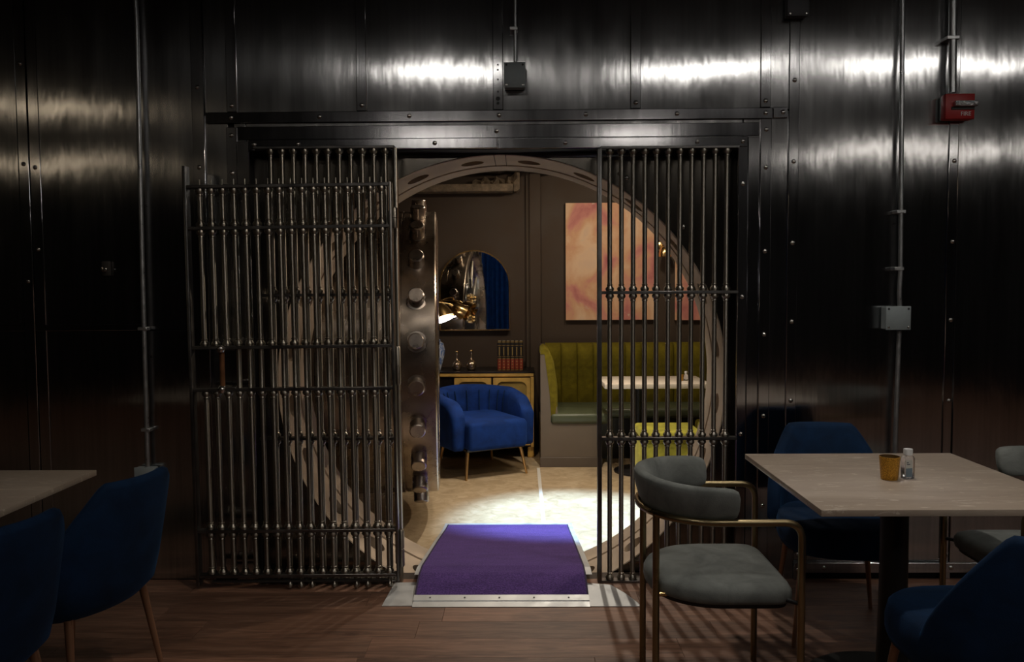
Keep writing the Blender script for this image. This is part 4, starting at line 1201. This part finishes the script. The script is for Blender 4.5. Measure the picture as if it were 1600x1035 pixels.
# ================================================================ CONDUITS, BOXES, ALARM
def conduit(label, pts_px, Y, r, straps=(), group='galvanised conduits on the steel wall'):
    pts = [P(a, b, Y) for a, b in pts_px]
    base = pts[-1]
    t = thing('conduit', label, 'conduit', base)
    loc = [p - base for p in pts]
    bm = bmesh.new(); tube(bm, rounded_path(loc, 0.12, 6) if len(loc) > 2 else loc, r, 12); to_obj('pipe', bm, 'galv', t, smooth=60)
    for px, py in straps:
        q = P(px, py, Y) - base
        boxo('strap', 'galv', t, q.x-r-0.018, q.x+r+0.004, -r-0.002, YW-Y-0.001, q.z-0.008, q.z+0.008, 0.002, 1)
    return t
def jbox(name, label, px0, px1, py0, py1, depth, mat, corners=True):
    Y = YW - 0.011 - depth
    x0, x1 = P(px0, py0, Y).x, P(px1, py0, Y).x
    z0, z1 = P(px0, py1, Y).z, P(px0, py0, Y).z
    cx, cz_ = (x0+x1)/2, (z0+z1)/2
    t = thing(name, label, 'electrical box', (cx, Y, z0))
    hw, hh = (x1-x0)/2, (z1-z0)
    boxo('box_body', mat, t, -hw*0.96, hw*0.96, 0.004, depth+0.001, 0.003, hh-0.003, 0.003, 1)
    boxo('cover', mat, t, -hw, hw, 0, 0.008, 0, hh, 0.003, 2)
    if corners:
        for sx in (-1, 1):
            for z in (0.012, hh-0.012):
                bm = bmesh.new(); lathe(bm, [(0.0, -0.003), (0.005, -0.002), (0.0055, 0.001)], 10, 'Y', center=(sx*(hw-0.012), 0, z)); to_obj('cover_screw', bm, 'bolt_steel' if z < 0.02 else 'dark_box', t, smooth=40)
    return t
conduit('slim conduit dropping from the ceiling to the grey box above the gate', [(805, -140), (805, 97)], 3.765, 0.0075, ((805, 45),))
jbox('junction_box', 'square grey junction box above the middle of the gate', 787, 821, 97, 137, 0.06, 'grey_box')
conduit('tall conduit on the right wall running down to a junction box', [(1411, -140), (1407, 430), (1405, 455), (1406, 482)], 3.765, 0.0105, ((1409, 331), (1406, 420)))
jbox('junction_box', 'square grey junction box halfway down the right wall', 1385, 1424, 479, 516, 0.06, 'grey_box')
conduit('conduit on the right wall running from the junction box to below the table', [(1405, 517), (1398, 712), (1396, 885)], 3.765, 0.0105)
conduit('thick conduit feeding the red fire alarm', [(1490, -140), (1488, 145)], 3.755, 0.0175, ((1489, 60),))
conduit('long thin conduit on the dark left wall', [(205, -60), (213, 5), (222, 400), (231, 732)], 3.77, 0.0105, ((226, 514), (231, 672)))
jbox('outlet_box', 'grey outlet box low on the left wall behind a blue chair', 209, 241, 731, 752, 0.045, 'grey_box', False)
jbox('junction_box', 'dark box at the very top of the wall right of the gate', 1231, 1265, -12, 25, 0.05, 'dark_box', True)

Ya = YW - 0.075
fx0, fx1 = P(1478, 145, Ya).x, P(1524, 145, Ya).x
fz0, fz1 = P(1500, 186, Ya).z, P(1500, 146, Ya).z
t = thing('fire_alarm', 'red fire alarm strobe on the right steel wall', 'fire alarm', ((fx0+fx1)/2, Ya, fz0))
hw, hh = (fx1-fx0)/2, fz1-fz0
boxo('alarm_body', 'red', t, -hw, hw, 0.0, 0.045, 0, hh, 0.005, 2)
boxo('back_box', 'grey_box', t, -hw*0.94, hw*0.94, 0.045, 0.064, 0.004, hh-0.004, 0.003, 1)
boxo('strobe_recess', 'book_black', t, -hw*0.62, hw*0.98, -0.003, 0.004, hh*0.36, hh*0.48, 0.002, 1)
bm = bmesh.new(); box(bm, -hw*0.50, hw*1.08, -0.024, 0.003, hh*0.47, hh*0.70, 0.007, 2)
st = to_obj('strobe_lens', bm, 'clear', t, smooth=40)
bm = bmesh.new(); tube(bm, [(-hw*0.4, -0.010, hh*0.585), (hw*0.98, -0.010, hh*0.585)], 0.005, 10); to_obj('strobe_tube', bm, 'bolt_steel', st, smooth=50)
boxo('strobe_reflector', 'bolt_steel', st, -hw*0.45, hw*1.0, -0.002, 0.002, hh*0.49, hh*0.68)
text_mesh('lettering', 'FIRE', 0.026, 'white', t, (hw*0.38, -0.0012, hh*0.20), (PI/2, 0, 0))

# ================================================================ LAMPS
def ceiling_light(label, x, y, ln, wd, mat, z=3.22, group=None):
    t = thing('ceiling_light', label, 'ceiling light', (x, y, z), 0, group)
    boxo('housing', 'black_metal', t, -ln/2-0.02, ln/2+0.02, -wd/2-0.02, wd/2+0.02, 0.004, 0.06, 0.004, 1)
    boxo('diffuser', mat, t, -ln/2, ln/2, -wd/2, wd/2, -0.004, 0.006)
    for sx in (-1, 1):
        bm = bmesh.new(); tube(bm, [(sx*ln*0.4, 0, 0.05), (sx*ln*0.4, 0, WZ-z)], 0.006, 8); to_obj('hanger', bm, 'black_metal', t)
    return t
for i, (x, y, z, ln, wd, mt, lab) in enumerate((
    (-0.62, 0.85, 3.22, 0.75, 0.28, 'led', 'linear ceiling light over the aisle, out of the picture'),
    (1.55, 0.85, 3.22, 1.0, 0.28, 'led', 'linear ceiling light over the right table, out of the picture'),
    (3.40, 0.85, 3.22, 1.5, 0.22, 'led', 'linear ceiling light at the right of the room, out of the picture'),
    (-4.6, -0.4, 3.22, 1.2, 0.16, 'led_warm', 'warm linear ceiling light at the left of the room, out of the picture'),
    (-0.95, -1.5, 3.10, 0.9, 0.22, 'led_far', 'hanging linear light behind the camera, left of the middle, out of the picture'),
    (1.27, -1.5, 3.10, 0.7, 0.22, 'led_far', 'hanging linear light behind the camera, right of the middle, out of the picture'),
    (4.4, -1.5, 2.92, 2.2, 0.22, 'led_far', 'long hanging linear light behind the camera at the right, out of the picture'),
    (-5.2, -1.5, 2.86, 1.3, 0.26, 'led_warm', 'warm hanging linear light behind the camera at the left, out of the picture'))):
    ceiling_light(lab, x, y, ln, wd, mt, z)

def spot_lamp(name, label, loc, target, energy, col, angle, blend, size=0.04, ceil=None):
    t = thing('spotlight', label, 'spotlight', loc)
    d = (Vector(target)-Vector(loc)).normalized()
    q = Vector((0, 0, -1)).rotation_difference(d)
    bm = bmesh.new(); lathe(bm, [(0.035, 0.12), (0.045, 0.10), (0.05, -0.01), (0.047, -0.01), (0.042, 0.09)], 20, cap=(True, False))
    bmesh.ops.transform(bm, matrix=q.to_matrix().to_4x4(), verts=bm.verts)
    to_obj('can', bm, 'black_metal', t, smooth=40)
    bm = bmesh.new(); tube(bm, [(0, 0, 0.08), (0, 0, ceil-loc[2])], 0.01, 8); to_obj('stem', bm, 'black_metal', t)
    ld = bpy.data.lights.new(name, 'SPOT'); ld.energy = energy; ld.color = col; ld.spot_size = math.radians(angle); ld.spot_blend = blend; ld.shadow_soft_size = size
    lo = bpy.data.objects.new('lamp_light', ld); C.objects.link(lo)
    lo.parent = t; lo.rotation_mode = 'QUATERNION'; lo.rotation_quaternion = q
    lo.location = d*0.0
    return t
spot_lamp('lobby_spot', 'lobby ceiling spotlight aimed at the floor by the ramp, out of the picture', (0.36, 5.70, 2.60), (0.38, 5.40, -0.15), L_LOBBY_SPOT, (1.0, 0.88, 0.72), 100, 0.6, 0.03, LC)
spot_lamp('lobby_warm', 'lobby ceiling spotlight over the blue armchair, out of the picture', (-0.15, 5.9, 2.65), (0.1, 6.4, 0.0), L_LOBBY_WARM, (1.0, 0.80, 0.58), 170, 0.6, 0.05, LC)
spot_lamp('lobby_warm_b', 'lobby ceiling spotlight over the banquette, out of the picture', (0.95, 6.2, 2.65), (0.9, 7.4, 0.4), L_LOBBY_WARM, (1.0, 0.84, 0.62), 165, 0.6, 0.05, LC)
spot_lamp('table_spot', 'ceiling spotlight over the stone table, out of the picture', (1.05, 2.95, 3.1), (1.0, 2.85, 0.5), L_TABLE, (1.0, 0.92, 0.82), 95, 1.0, 0.06, WZ)
spot_lamp('aisle_spot', 'ceiling spotlight over the aisle aimed at the gate, out of the picture', (0.25, 1.9, 3.1), (-1.0, 3.75, 0.8), L_AISLE, (1.0, 0.86, 0.70), 66, 1.0, 0.06, WZ)
spot_lamp('lobby_side', 'lobby ceiling spotlight to the right of the round doorway, out of the picture', (1.75, 5.25, 2.55), (-0.8, 4.5, 0.6), L_LOBBY_SIDE, (1.0, 0.80, 0.58), 120, 0.8, 0.05, LC)
spot_lamp('lobby_pool', 'narrow cool lobby ceiling spotlight making the bright pool by the ramp, out of the picture', (0.52, 5.62, 2.60), (0.34, 5.28, -0.15), L_LOBBY_POOL, (0.42, 0.69, 1.0), 38, 0.75, 0.03, LC)
